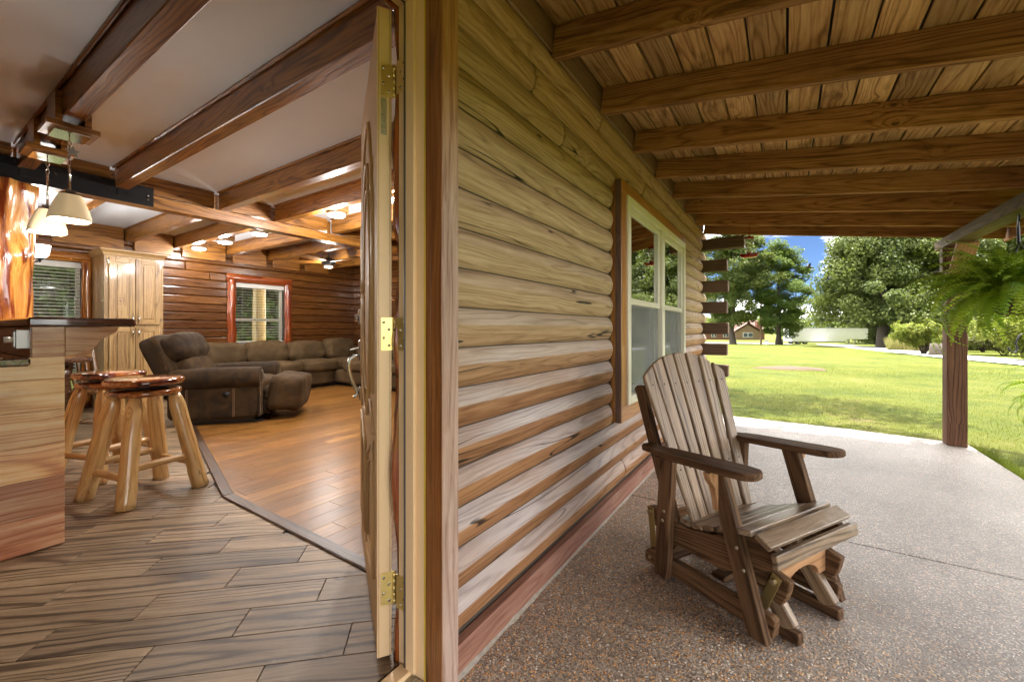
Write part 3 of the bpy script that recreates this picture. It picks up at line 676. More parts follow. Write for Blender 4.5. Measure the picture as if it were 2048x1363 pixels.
# ---- porch roof
SL = 0.1395
def zb(y): return 2.264 - SL * (0.838 - y)
EAVE = -1.70
XR0, XR1 = -4.05, 5.79
ang = math.atan(SL)
roof = link('porch_roof', boxes_mesh([((XR0, 0, 0), (XR1, 2.60, 0.012))]), M['metalroof'], cabin,
            T(0, EAVE - 0.03, zb(EAVE - 0.03) + 0.142 + 0.030) @ Matrix.Rotation(ang, 4, 'X'))
def rlink(o):
    o.parent = roof; o.matrix_basis = roof.matrix_basis.inverted() @ o.matrix_basis; return o
RX = [1.63 - 0.585 * i for i in range(9, 0, -1)] + [1.63, 2.20, 2.80, 3.37, 3.98, 4.55, 5.14, 5.68]
for x in RX:
    p0 = (x + 0.019, 0.846, zb(0.846) + 0.0707); p1 = (x + 0.019, EAVE, zb(EAVE) + 0.0707)
    rlink(bar('rafter', p0, p1, 0.039, 0.140, M['rafter'], None, bev=0.003))
y = 0.842; i = 0
while y > EAVE:
    w = 0.1355 + rng.uniform(-0.003, 0.001)
    cuts = [XR0] + sorted([rng.choice(RX[2:-2]) + 0.02 for _ in range(2)]) + [XR1]
    cuts = [cuts[0]] + [c for a, c in zip(cuts, cuts[1:]) if c - a > 0.3]
    for a, b in zip(cuts, cuts[1:]):
        yc = y - w / 2; zc = zb(yc) + 0.1405 / math.cos(ang) + 0.0105 + rng.uniform(0, 0.0015)
        o = link('roof_board', boxmesh(b - a - 0.002, w, 0.019, 0.002), M['roofbrd'], None, T((a + b) / 2, yc, zc) @ Matrix.Rotation(ang + rng.uniform(-0.006, 0.006), 4, 'X'))
        rlink(o)
    y -= 0.1425; i += 1
rlink(bar('ledger', (-4, 0.868, 2.375), (5.68, 0.868, 2.375), 0.036, 0.17, M['ledger'], None))
rlink(bar('header_beam', (-4, -1.33, 1.905), (5.86, -1.33, 1.905), 0.138, 0.094, M['header'], None, bev=0.005))
rlink(bar('fascia', (XR0, EAVE - 0.022, zb(EAVE) + 0.06), (XR1, EAVE - 0.022, zb(EAVE) + 0.06), 0.022, 0.15, M['rafter'], None))
def make_post(px, vis=True):
    po = box('porch_post', (px, -1.398, 0.0), (px + 0.138, -1.260, 1.857), M['post'], cabin, 'z', bev=0.006, seg=2)
    def ch(o): o.parent = po; o.matrix_basis = po.matrix_basis.inverted() @ o.matrix_basis
    ch(bar('brace', (px + 0.0, -1.329, 1.555), (px - 0.27, -1.329, 1.838), 0.136, 0.045, M['brace'], None))
    ch(bar('brace', (px + 0.142, -1.329, 1.66), (px + 0.27, -1.329, 1.845), 0.09, 0.036, M['brace'], None))
    ch(bar('brace_block', (px + 0.069, -1.2555, 1.62), (px + 0.069, -1.2555, 1.852), 0.10, 0.036, M['header'], None, up=(0, 1, 0)))
    return po
make_post(5.472); make_post(2.2 - 4.6)

# ---- main roof above (seen only from outside)
pr = [(0.55, 2.615), (8.4, 2.615), (8.5, 2.70), (4.4, 5.0), (0.45, 2.70)]
link('main_roof', prismmesh(pr, 10.2), M['shingle'], cabin, MYZ(1.0))

# ---- doorway
dw = link('doorway', boxes_mesh([((0.897, 0.892, 0.03), (0.934, 1.003, 2.118)), ((DX0, 0.892, 2.078), (0.897, 1.003, 2.118)), ((DX0 - 0.03, 0.892, 0.03), (DX0, 1.003, 2.118))]), M['beige'], cabin)
box('casing_board', (0.8965, 0.820, 0.002), (0.9665, 0.866, 2.20), M['case'], dw, 'z', bev=0.003)
box('casing_edge', (0.8925, 0.8215, 0.002), (0.896, 0.8655, 2.20), M['case_side'], dw, 'z', bev=0.001)
box('brick_mould', (0.895, 0.867, 0.002), (0.934, 0.8885, 2.20), M['case_side'], dw, 'z', bev=0.002)
box('paint_edge', (0.8952, 0.889, 0.04), (0.8990, 0.8945, 2.10), M['yellowpaint'], dw, 'z', bev=0.001)
box('casing_board', (DX0 - 0.10, 0.820, 0.002), (DX0 - 0.03, 0.866, 2.20), M['case'], dw, 'z', bev=0.003)
box('casing_board', (DX0 - 0.03, 0.820, 2.13), (0.896, 0.866, 2.20), M['case'], dw, 'x', bev=0.003)
box('door_stop', (0.884, 0.925, 0.05), (0.897, 0.961, 2.078), M['beige'], dw, 'z', bev=0.002)
tube('weatherstrip', [(0.8895, 0.966, 0.05), (0.8895, 0.966, 2.07)], 0.0052, M['rubber'], dw, 6)
tube('weatherstrip', [(DX0 + 0.01, 0.966, 2.072), (0.8895, 0.966, 2.072)], 0.0052, M['rubber'], dw, 6)
box('door_stop', (DX0, 0.925, 2.066), (0.884, 0.961, 2.078), M['beige'], dw, 'x', bev=0.002)
box('threshold', (DX0, 0.855, 0.022), (0.8965, 0.985, 0.040), M['sill'], dw, 'x', bev=0.003)
for i in range(6): box('sill_rib', (DX0, 0.862 + i * 0.011, 0.040), (0.89, 0.867 + i * 0.011, 0.0435), M['sill'], dw, 'x', bev=0.001)
box('sill_wood', (DX0, 0.938, 0.0402), (0.8965, 0.992, 0.056), M['beige'], dw, 'x', bev=0.006)

def wavy(name, L, w, t, mat, parent, Mx, amp=0.018, seed=0, both=False, n=36):
    """slab with a natural wavy edge: local X long, Y across, Z thick"""
    pts = []
    def e(x, s): return amp * (noise.noise(Vector((x * 3.1 + seed, s, 0))) * 1.3 + 0.6 * noise.noise(Vector((x * 8.0 + seed, s, 4))))
    for i in range(n + 1):
        x = -L / 2 + L * i / n; pts.append((x, -w / 2 + e(x, 0)))
    for i in range(n, -1, -1):
        x = -L / 2 + L * i / n; pts.append((x, w / 2 + (e(x, 7) if both else 0)))
    bm = bmesh.new()
    vs = [bm.verts.new((x, y, -t / 2)) for x, y in pts]; fc = bm.faces.new(vs)
    r = bmesh.ops.extrude_face_region(bm, geom=[fc]); bmesh.ops.translate(bm, vec=(0, 0, t), verts=[g for g in r['geom'] if isinstance(g, bmesh.types.BMVert)])
    bmesh.ops.recalc_face_normals(bm, faces=bm.faces)
    rim = [ed for ed in bm.edges if abs(ed.verts[0].co.z - ed.verts[1].co.z) < 1e-6 and ed.verts[0].co.z > 0]
    bmesh.ops.bevel(bm, geom=rim, offset=t * 0.45, segments=3, affect='EDGES')
    me = bm_done(bm, name, True)
    return link(name, me, mat, parent, Mx)
RV = Matrix.Rotation(R(-90), 4, 'Y')
# live-edge casing on the room side of the doorway
def edge_frame(x, y, z0, z1): return Matrix(((0, 1, 0, x), (0, 0, 1, y), (1, 0, 0, (z0 + z1) / 2), (0, 0, 0, 1)))   # X up, Y -> +X, Z -> +Y
wavy('cedar_casing', 2.12, 0.13, 0.030, M['cedar_red'], dw, edge_frame(0.962, 1.022, IF, IF + 2.12), amp=0.022, seed=3)
wavy('cedar_casing', 1.1, 0.13, 0.030, M['cedar_red'], dw, Matrix(((1, 0, 0, 0.45), (0, 0, 1, 1.022), (0, 1, 0, 2.145), (0, 0, 0, 1))), amp=0.018, seed=9)

# ---- the open door
DA = R(56.0); HX, HY = 0.8655, 1.068
DM = T(HX, HY, 0) @ Matrix.Rotation(DA, 4, 'Z')     # local X along the door, local Y+ = street face, Y- = toward the jamb
DW, DT, DB, DTOP = 0.862, 0.0445, IF + 0.010, IF + 2.040
door = link('entry_door', boxmesh(DW - 0.004, DT - 0.004, DTOP - DB, 0.002), M['doorface'], cabin, DM @ T(DW / 2 + 0.002, -DT / 2, (DB + DTOP) / 2))
door['label'] = 'tan steel door swung open into the room'
def dlink(o, Mx): o.parent = door; o.matrix_basis = door.matrix_basis.inverted() @ DM @ Mx; return o
o = link('door_edge', boxmesh(0.006, DT, DTOP - DB + 0.001, 0.0015), M['beige'], None); dlink(o, T(-0.002, -DT / 2, (DB + DTOP) / 2))
for dy in (-0.0055, -DT + 0.0055):
    o = link('edge_seam', boxmesh(0.002, 0.0012, DTOP - DB - 0.004, 0.0), M['case_side'], None); dlink(o, T(-0.0052, dy, (DB + DTOP) / 2))
def arc_path(cx, cz, rx, rz, a0, a1, n=28): return [(cx + rx * math.cos(R(a0 + (a1 - a0) * i / n)), 0.0, cz + rz * math.sin(R(a0 + (a1 - a0) * i / n))) for i in range(n + 1)]
def moulding(path, r=0.009):
    v, f = tube_vf(path, r, 6); o = link('door_moulding', mesh_from('m', v, f, True), M['doorgroove'], None); dlink(o, T(0, 0.001, 0))
cx = DW / 2
for s in (1.0, 0.80): moulding(arc_path(cx, 1.24, 0.205 * s, 0.50 * s, 0, 360, 48), 0.010 if s == 1 else 0.006)
moulding(arc_path(cx, 1.30, 0.29, 0.60, 25, 155), 0.008)
for sx in (-1, 1):
    moulding([(cx + sx * 0.305, 0, 0.86), (cx + sx * 0.305, 0, 1.52), (cx + sx * 0.26, 0, 1.60), (cx + sx * 0.27, 0, 1.68)], 0.008)
    moulding(arc_path(cx + sx * 0.17, 0.72, 0.13, 0.10, 0 if sx > 0 else 180, 90, 12), 0.007)
    x0, x1 = cx + sx * 0.05, cx + sx * 0.31
    moulding([(x0, 0, 0.24), (x1, 0, 0.24), (x1, 0, 0.70), (x0, 0, 0.60), (x0, 0, 0.24)], 0.008)
    moulding([(cx + sx * 0.09, 0, 0.285), (cx + sx * 0.27, 0, 0.285), (cx + sx * 0.27, 0, 0.63), (cx + sx * 0.09, 0, 0.57), (cx + sx * 0.09, 0, 0.285)], 0.005)
# foil rating label on the edge
o = link('rating_label', boxmesh(0.001, 0.018, 0.115, 0), M['sticker'], None); dlink(o, T(-0.0056, -0.020, 1.745))
# hinges: leaf on the door edge, leaf on the jamb, knuckles, screws: one part each
for zc in (1.860, 1.065, 0.268):
    h = 0.102
    mb = MB(); mb.box((-0.00125, -0.018, -h / 2), (0.00125, 0.018, h / 2))
    for i in range(5): mb.tube([(-0.0023, -0.022, -h / 2 + i * h / 5), (-0.0023, -0.022, -h / 2 + (i + 1) * h / 5 - 0.0015)], 0.0062, 10)
    for sy, sz in ((0.010, 0.036), (-0.006, 0.014), (0.010, -0.012), (-0.006, -0.036)): mb.tube([(-0.0012, sy, sz), (-0.0030, sy, sz)], 0.0045, 10, 1)
    o = mb.link('hinge', (M['brass'], M['nickel']), None); dlink(o, T(-0.0062, -0.030, zc))
    # leaf let into the jamb
    mb = MB(); mb.box((0.8945, 0.968, zc - h / 2), (0.8968, 1.012, zc + h / 2))
    for sy, sz in ((0.978, 0.036), (0.992, 0.012), (0.978, -0.014), (0.992, -0.036)): mb.tube([(0.8945, sy, zc + sz), (0.8930, sy, zc + sz)], 0.0043, 10, 1)
    mb.link('hinge_leaf', (M['brass'], M['nickel']), dw)
# handle set on the street face near the latch edge
hx = DW - 0.062
o = link('deadbolt', boxmesh(0.062, 0.016, 0.075, 0.006, 2), M['nickel'], None); dlink(o, T(hx, 0.008, 1.14))
v, f = tube_vf([(0, 0, 0), (0, 0.014, 0)], 0.018, 14); db = link('lock_cylinder', mesh_from('c', v, f, True), M['nickel'], None); dlink(db, T(hx, 0.016, 1.135))
o = link('handle_plate', boxmesh(0.050, 0.014, 0.105, 0.006, 2), M['nickel'], None); dlink(o, T(hx, 0.007, 0.975))
o = link('thumb_latch', boxmesh(0.020, 0.045, 0.005, 0.002), M['nickel'], None); dlink(o, T(hx, 0.032, 0.985) @ Matrix.Rotation(R(-12), 4, 'X'))
o = link('handle_plate', boxmesh(0.040, 0.014, 0.060, 0.006, 2), M['nickel'], None); dlink(o, T(hx, 0.007, 0.768))
v, f = tube_vf([(0, 0.010, 0.945), (0, 0.030, 0.950), (0, 0.052, 0.938), (0, 0.060, 0.905), (0, 0.055, 0.865), (0, 0.042, 0.825), (0, 0.026, 0.790), (0, 0.020, 0.770), (0, 0.026, 0.755), (0, 0.040, 0.752)],
               [0.008, 0.010, 0.010, 0.010, 0.0095, 0.009, 0.008, 0.0075, 0.007, 0.006], 10)
o = link('pull_handle', mesh_from('pull', v, f, True), M['nickel'], None); dlink(o, T(hx, 0, 0))

# ---- porch window
win = box('porch_window', (2.548, 0.835, 0.620), (2.60, 0.90, 1.895), M['vinyl'], cabin, 'z', bev=0.004)
win['label'] = 'cream vinyl twin sash window in orange trim'
def wl(o): o.parent = win; o.matrix_basis = win.matrix_basis.inverted() @ o.matrix_basis; return o
F0, F1 = 0.802, 0.90
for nm, lo, hi, ax in (('window_frame', (2.545, F0, 0.612), (2.597, F1, 1.905), 'z'), ('window_frame', (4.245, F0, 0.612), (4.297, F1, 1.905), 'z'),
                       ('window_frame', (2.598, F0, 1.853), (4.244, F1, 1.905), 'x'), ('window_frame', (2.598, F0, 0.612), (4.244, F1, 0.664), 'x'),
                       ('mullion', (3.385, F0 - 0.003, 0.665), (3.457, F1, 1.852), 'z')):
    wl(box(nm, lo, hi, M['vinyl'], None, ax, bev=0.004))
for a, b in ((2.598, 3.384), (3.458, 4.244)):
    # upper sash outside, lower sash set back
    for (z0, z1, yf, g) in ((1.238, 1.852, 0.822, 'glass'), (0.665, 1.275, 0.856, 'glass')):
        s = 0.044; yb = yf + 0.030
        wl(box('sash', (a + 0.001, yf, z0), (a + s, yb, z1), M['vinyl'], None, 'z', bev=0.003)); wl(box('sash', (b - s, yf, z0), (b - 0.001, yb, z1), M['vinyl'], None, 'z', bev=0.003))
        wl(box('sash', (a + s, yf, z1 - 0.040), (b - s, yb, z1 - 0.001), M['vinyl'], None, 'x', bev=0.003)); wl(box('sash', (a + s, yf, z0 + 0.001), (b - s, yb, z0 + 0.040), M['vinyl'], None, 'x', bev=0.003))
        wl(box('pane', (a + s - 0.004, yf + 0.012, z0 + 0.036), (b - s + 0.004, yf + 0.018, z1 - 0.036), M['glassdark'], None, 'x', bev=0))
    wl(box('insect_screen', (a + 0.006, 0.834, 0.668), (b - 0.006, 0.8345, 1.236), M['screen'], None, 'x', bev=0))
    wl(box('curtain', (a + 0.05, 0.96, 0.67), (b - 0.42, 0.975, 1.85), M['curtain'], None, 'z', bev=0.004))
tr = 0.815
wl(box('trim_board', (2.447, tr, 0.612), (2.543, 0.885, 1.905), M['wtrim'], None, 'z', bev=0.003))
wl(box('trim_side', (2.4405, tr + 0.002, 0.520), (2.4465, 0.852, 1.977), M['wtrim_d'], None, 'z', bev=0.001))
wl(box('trim_board', (2.447, tr, 1.906), (4.40, 0.885, 1.977), M['wtrim'], None, 'x', bev=0.003))
wl(box('trim_board', (2.447, tr, 0.518), (4.40, 0.885, 0.611), M['wtrim'], None, 'x', bev=0.003))
wl(box('trim_board', (4.299, 0.845, 0.612), (4.355, 0.885, 1.905), M['wtrim'], None, 'z', bev=0.003))

# ------------------------------------------------------------------ the room
floor = tag(link('floor', boxes_mesh([((-3.9, 0.996, -0.05), (5.68, 7.75, IF - 0.009))]), M['grout']), kind='structure')
# wood-look tiles laid on the diagonal
TA = R(-47.0); tu = (math.cos(TA), math.sin(TA)); tv = (-math.sin(TA), math.cos(TA)); TWD, TLN = 0.1485, 0.615
S1, S2, S3 = (1.178, 1.0), (1.214, 2.89), (1.897, 5.356)     # line of the floor strip
def strip_x(y): return S1[0] + (S2[0] - S1[0]) * (y - S1[1]) / (S2[1] - S1[1]) if y < S2[1] else S2[0] + (S3[0] - S2[0]) * (y - S2[1]) / (S3[1] - S2[1])
tiles = 0; far_tiles = []
for r in range(-40, 80):
    off = (r * 0.37 % 1.0) * TLN + 0.11
    for c in range(-12, 14):
        a0, b0 = c * TLN + off - 3.0, r * TWD - 1.0
        cxx, cyy = tu[0] * (a0 + TLN / 2) + tv[0] * (b0 + TWD / 2), tu[1] * (a0 + TLN / 2) + tv[1] * (b0 + TWD / 2) + 2.0
        if cyy < 0.6 or cyy > 7.7 or cxx < -0.75 or cxx > strip_x(cyy) + 0.16: continue
        if cyy > 4.4 and cxx < 0.30: continue
        g = 0.0016
        poly = [(tu[0] * a + tv[0] * b, tu[1] * a + tv[1] * b + 2.0) for a, b in ((a0 + g, b0 + g), (a0 + TLN - g, b0 + g), (a0 + TLN - g, b0 + TWD - g), (a0 + g, b0 + TWD - g))]
        poly = clip_poly(clip_poly(poly, (0, -1), -1.003), (0, 1), 7.72)
        if len(poly) < 3 or area2(poly) < 0.003: continue
        Mi = T(cxx, cyy, IF - 0.0045) @ Matrix.Rotation(TA, 4, 'Z'); inv = Mi.inverted()
        loc = [(inv @ Vector((x, y, IF - 0.0045))).to_2d() for x, y in poly]
        link('tile', prismmesh([(q.x, q.y) for q in loc], 0.0085, 0.0008), M['tile'], floor, Mi); tiles += 1
# laminate planks along the room, cut to the strip
LW, LL = 0.128, 1.22
n1 = Vector((-(S2[1] - S1[1]), S2[0] - S1[0])).normalized(); n2 = Vector((-(S3[1] - S2[1]), S3[0] - S2[0])).normalized()
planks = 0
for r in range(0, 50):
    y0 = 1.003 + r * LW
    if y0 > 7.55: break
    for c in range(0, 6):
        x0 = 0.2 + c * LL - (r * 0.437 % 1.0) * LL
        x1 = x0 + LL; x1c = min(x1, 5.67)
        if x1c - x0 < 0.05: continue
        g = 0.0006
        poly = [(x0 + g, y0 + g), (x1c - g, y0 + g), (x1c - g, y0 + LW - g), (x0 + g, y0 + LW - g)]
        poly = clip_poly(poly, n1, n1.dot(Vector(S1)) - 0.028); poly = clip_poly(poly, n2, n2.dot(Vector(S2)) - 0.028)
        if len(poly) < 3 or area2(poly) < 0.002: continue
        cx0, cy0 = sum(q[0] for q in poly) / len(poly), sum(q[1] for q in poly) / len(poly)
        link('plank', prismmesh([(q[0] - cx0, q[1] - cy0) for q in poly], 0.006, 0.0006), M['lam'], floor, T(cx0, cy0, IF + 0.0035)); planks += 1
bar('floor_strip', (S1[0], S1[1], IF + 0.006), (S2[0], S2[1], IF + 0.006), 0.062, 0.012, M['strip'], floor, bev=0.005)
e3 = Vector(S2) + (Vector(S3) - Vector(S2)) * 1.9
bar('floor_strip', (S2[0], S2[1], IF + 0.0065), (e3.x, min(e3.y, 7.7), IF + 0.0065), 0.062, 0.012, M['strip'], floor, bev=0.005)

# ceiling, beams and girder
ceil = link('ceiling', boxes_mesh([((-3.9, 0.996, CEIL), (5.68, 7.78, CEIL + 0.10))]), M['drywall'], cabin)
BX = [-2.4, -1.7, -1.05, -0.45, 0.10, 0.605, 1.155, 1.945, 2.505, 3.205, 3.85, 4.45, 5.05]
GY = 4.88
for x in BX:
    for y0, y1 in ((0.998, GY - 0.045), (GY + 0.095, 7.70)):
        bar('beam', (x + 0.045, y0, CEIL - 0.0915), (x + 0.045, y1, CEIL - 0.0915), 0.089, 0.181, M['beam'], ceil, bev=0.005)
        bar('beam_trim', (x - 0.010, y0, CEIL - 0.012), (x - 0.010, y1, CEIL - 0.012), 0.018, 0.020, M['beam'], ceil, bev=0.006)
for a, b in zip(BX, BX[1:]):
    box('blocking', (a + 0.092, GY - 0.005, CEIL - 0.165), (b - 0.022, GY + 0.035, CEIL - 0.001), M['beam'], ceil, 'x', bev=0.003)
    box('blocking', (a + 0.092, 7.66, CEIL - 0.30), (b - 0.022, 7.699, CEIL - 0.001), M['beam'], ceil, 'x', bev=0.003)
for i in range(3):
    bar('girder', (-3.9, GY - 0.022 + i * 0.0475, CEIL - 0.236), (5.67, GY - 0.022 + i * 0.0475, CEIL - 0.236), 0.044, 0.104, M['beam'], ceil, bev=0.004)
mb = MB(); mb.box((-1.5, GY - 0.062, CEIL - 0.288), (1.415, GY - 0.0455, CEIL - 0.118))
for x in (1.17, 0.62): mb.box((x, GY - 0.068, CEIL - 0.245), (x + 0.12, GY - 0.0625, CEIL - 0.165))
for dz in (-0.20, -0.235): mb.tube([(1.375, GY - 0.062, CEIL + dz), (1.375, GY - 0.069, CEIL + dz)], 0.008, 10, 1)
mb.link('steel_plate', (M['blacksteel'], M['nickel']), ceil)

# back wall of varnished logs with two windows
LWX = (0.62, 1.525, IF + 0.10, IF + 1.905); FWX = (3.335, 4.175, IF + 0.78, IF + 1.825)
bw = link('back_wall', boxes_mesh([((-3.9, 7.755, 0), (LWX[0], 7.87, 2.6)), ((LWX[0], 7.755, 0), (LWX[1], 7.87, LWX[2])), ((LWX[0], 7.755, LWX[3]), (LWX[1], 7.87, 2.6)), ((LWX[1], 7.755, 0), (FWX[0], 7.87, 2.6)),
        ((FWX[0], 7.755, 0), (FWX[1], 7.87, FWX[2])), ((FWX[0], 7.755, FWX[3]), (FWX[1], 7.87, 2.6)), ((FWX[1], 7.755, 0), (5.68, 7.87, 2.6))]), M['chink'], cabin)
def ilog(a, b, zc, parent=bw):
    if b - a > 0.04: link('log', boxmesh(b - a - 0.003, 0.05, PITCH - 0.004, 0.016, 2), M['ilog'], parent, T((a + b) / 2, 7.732, zc))
for k in range(19):
    zc = IF + PITCH * (k + 0.5)
    holes = [h for h in (LWX, FWX) if h[2] - 0.02 < zc < h[3] + 0.02]
    a = -3.9
    for h in holes: ilog(a, h[0] - 0.02, zc); a = h[1] + 0.02
    xs = [a] + ([] if len(holes) == 2 else [q for q in (2.1 + (k * 0.77 % 1.1),) if q > a + 0.4]) + [5.68]
    for p, q in zip(xs, xs[1:]): ilog(p, q, zc)
# end walls and the room side of the front wall
ew = link('end_wall', boxes_mesh([((-4.0, 0.996, 0), (-3.9, 7.87, 2.6))]), M['ilog'], cabin)
for k in range(19):
    zc = IF + PITCH * (k + 0.5)
    link('log', boxmesh(6.74, 0.04, PITCH - 0.004, 0.014, 2), M['ilog'], sw, T(5.664, 4.37, zc) @ Matrix.Rotation(R(90), 4, 'Z'))
    spans = [(1.03, 5.64)]
    if zc < 2.2: spans.append((-3.9, -0.14))
    else: spans = [(-3.9, 5.64)]
    if WZ0 - 0.05 < zc < WZ1 + 0.05: spans = [(1.03, 2.50), (4.34, 5.64), (-3.9, -0.14)]
    for a, b in spans: link('log', boxmesh(b - a - 0.003, 0.03, PITCH - 0.004, 0.012, 2), M['ilog'], fw, T((a + b) / 2, 1.0115, zc))
def room_window(name, w, label, matf, rail, wfr=0.125):
    x0, x1, z0, z1 = w
    fr = box(name, (x0, 7.80, z0), (x1, 7.84, z0 + 0.05), M['vinyl'], cabin, 'x', bev=0.003); fr['label'] = label
    def l(o): o.parent = fr; o.matrix_basis = fr.matrix_basis.inverted() @ o.matrix_basis
    l(box('window_frame', (x0, 7.80, z0 + 0.051), (x0 + 0.045, 7.84, z1), M['vinyl'], None, 'z')); l(box('window_frame', (x1 - 0.045, 7.80, z0 + 0.051), (x1, 7.84, z1), M['vinyl'], None, 'z'))
    l(box('window_frame', (x0 + 0.046, 7.80, z1 - 0.05), (x1 - 0.046, 7.84, z1), M['vinyl'], None, 'x')); l(box('meeting_rail', (x0 + 0.046, 7.795, rail - 0.02), (x1 - 0.046, 7.84, rail + 0.02), M['vinyl'], None, 'x'))
    l(box('pane', (x0 + 0.046, 7.82, z0 + 0.051), (x1 - 0.046, 7.823, rail - 0.021), M['glass'], None, 'x', bev=0)); l(box('pane', (x0 + 0.046, 7.82, rail + 0.021), (x1 - 0.046, 7.823, z1 - 0.051), M['glass'], None, 'x', bev=0))
    def lw(*a, **k): l(wavy(*a, **k))
    up = lambda x, z, s=1: Matrix(((0, s, 0, x), (0, 0, -s, 7.690), (1, 0, 0, z), (0, 0, 0, 1)))
    wf = wfr
    lw('slab_casing', z1 - z0 + 0.12, wf, 0.045, matf, None, Matrix(((0, 1, 0, x0 - wf / 2 + 0.012), (0, 0, -1, 7.684), (-1, 0, 0, (z0 + z1) / 2), (0, 0, 0, 1))), amp=0.012, seed=x0 * 7, both=True)
    lw('slab_casing', z1 - z0 + 0.12, wf, 0.045, matf, None, Matrix(((0, 1, 0, x1 + wf / 2 - 0.012), (0, 0, -1, 7.684), (-1, 0, 0, (z0 + z1) / 2), (0, 0, 0, 1))), amp=0.012, seed=x1 * 5, both=True)
    lw('slab_casing', x1 - x0 + 2 * wf, wf, 0.05, matf, None, Matrix(((1, 0, 0, (x0 + x1) / 2), (0, 0, -1, 7.680), (0, 1, 0, z1 + wf / 2 + 0.0), (0, 0, 0, 1))), amp=0.012, seed=x0 * 3, both=True)
    return fr
room_window('dining_window', LWX, 'tall window beside the pantry cabinet', M['cedar_or'], IF + 0.72, 0.115)
room_window('sofa_window', FWX, 'small sash window above the sofa', M['cedar_red'], IF + 1.20)
def blind(label, x0, x1, z0, z1, y, pitch, tilt, stack=0.0):
    t = thing('window_blind', label, 'blind', (0, 0, 0))
    box('head_rail', (x0, y - 0.035, z1 - 0.075), (x1, y + 0.03, z1), M['blind'], t, 'x', bev=0.004)
    me = boxmesh(x1 - x0 - 0.01, 0.048, 0.003, 0.001); z = z1 - 0.10; i = 0
    while z > z0 + 0.05:
        link('slat', me, M['blind'], t, T((x0 + x1) / 2, y, z) @ Matrix.Rotation(R(tilt + rng.uniform(-2, 2)), 4, 'X')); z -= pitch; i += 1
    box('bottom_rail', (x0, y - 0.02, z0 + 0.01), (x1, y + 0.02, z0 + 0.03), M['blind'], t, 'x')
    for x in (x0 + 0.12, x1 - 0.12): tube('cord', [(x, y - 0.025, z0 + 0.02), (x, y - 0.025, z1 - 0.07)], 0.0012, M['blind'], t, 4)
    return t
blind('cream slatted blind over the tall window by the pantry cabinet', LWX[0] + 0.01, LWX[1] - 0.005, LWX[2] + 0.02, LWX[3] - 0.005, 7.762, 0.043, 16)
blind('cream slatted blind with open slats over the window above the sofa', FWX[0] + 0.01, FWX[1] - 0.005, FWX[2] + 0.02, FWX[3] - 0.005, 7.762, 0.046, 3)

# varnished cedar trunk that carries the girder
def trunk_col():
    v = []; f = []; n = 40; zz = [IF + 2.13 * i / 40 for i in range(41)]
    for z in zz:
        for k in range(n):
            a = 2 * math.pi * k / n
            r = 0.185 * (1 + 0.10 * math.sin(3 * a + z * 1.1) + 0.07 * math.sin(7 * a + 2 + z * 0.7) + 0.05 * math.sin(11 * a + z * 2)) * (1 + 0.10 * math.sin(z * 2.6 + 1))
            r += 0.035 * math.exp(-((z - 1.62) / 0.10) ** 2) * max(0, math.cos(a + 0.75)) ** 8 + 0.03 * noise.noise(Vector((math.cos(a) * 2, math.sin(a) * 2, z * 3)))
            v.append((r * math.cos(a), r * math.sin(a), z))
    for i in range(40):
        for k in range(n): f.append((i * n + k, i * n + (k + 1) % n, (i + 1) * n + (k + 1) % n, (i + 1) * n + k))
    f.append(tuple(40 * n + k for k in range(n)))
    # local X must run up the trunk for the grain
    me = mesh_from('trunk', [(z, -y, x) for x, y, z in v], f, True)
    bm = bmesh.new(); bm.from_mesh(me); bmesh.ops.recalc_face_normals(bm, faces=bm.faces); bm.to_mesh(me); bm.free()
    o = link('tree_trunk_column', me, M['trunk_var'], cabin, T(0.50, GY + 0.02, 0) @ Matrix(((0, 0, 1, 0), (0, -1, 0, 0), (1, 0, 0, 0), (0, 0, 0, 1))))
    o['label'] = 'glossy varnished cedar trunk carrying the girder'
trunk_col()
def lamp_light(t, loc, w):
    d = bpy.data.lights.new('lamp_light', 'POINT'); d.energy = w * LAMP; d.color = (1.0, 0.965, 0.925); d.shadow_soft_size = 0.05
    o = bpy.data.objects.new('lamp_light', d); col.objects.link(o); o.parent = t; o.location = loc; return o
# ------------------------------------------------------------------ kitchen bar
bar_t = thing('breakfast_bar', 'cedar breakfast bar with dark glossy top beside the bar stools', 'bar', (0, 2.92, IF))
BH = 1.046
def bl(name, lo, hi, mat, axis='x', bev=0.003): return box(name, (lo[0], lo[1], lo[2]), (hi[0], hi[1], hi[2]), mat, bar_t, axis, bev)
# end panel of horizontal cedar boards (butted, faces slightly uneven)
zs = [0.004, 0.165, 0.335, 0.49, 0.655, 0.80, 0.904]
for i, (a, b) in enumerate(zip(zs, zs[1:])):
    bl('panel_board', (-0.75, 0.0 + 0.0012 * (i % 2), a + 0.0004), (0.517, 0.022, b - 0.0004), M[('panel_red', 'panel_red', 'panel', 'panel', 'panel_pale', 'panel_pale')[i]], 'x', 0.0012)
for a, b in ((0.904, 0.976), (0.976, BH - 0.001)): bl('panel_board', (0.412, 0.0005, a + 0.0004), (0.517, 0.022, b - 0.0004), M['panel'], 'x', 0.0012)
bl('bar_wall', (0.418, 0.0225, 0.004), (0.510, 1.76, BH - 0.001), M['panel'], 'y')
zs2 = [0.004, 0.18, 0.36, 0.54, 0.72, 0.88, BH - 0.002]
for a, b in zip(zs2, zs2[1:]): bl('side_board', (0.5105, 0.0225, a + 0.001), (0.5175, 1.76, b - 0.001), M['panel'], 'y', 0.001)
bl('cabinet_body', (-0.74, 0.0225, 0.004), (0.417, 1.76, 0.862), M['panel'], 'y')
ct = bl('counter_top', (-0.78, -0.022, 0.865), (0.405, 1.78, 0.903), M['bartop'], 'y', 0.008)
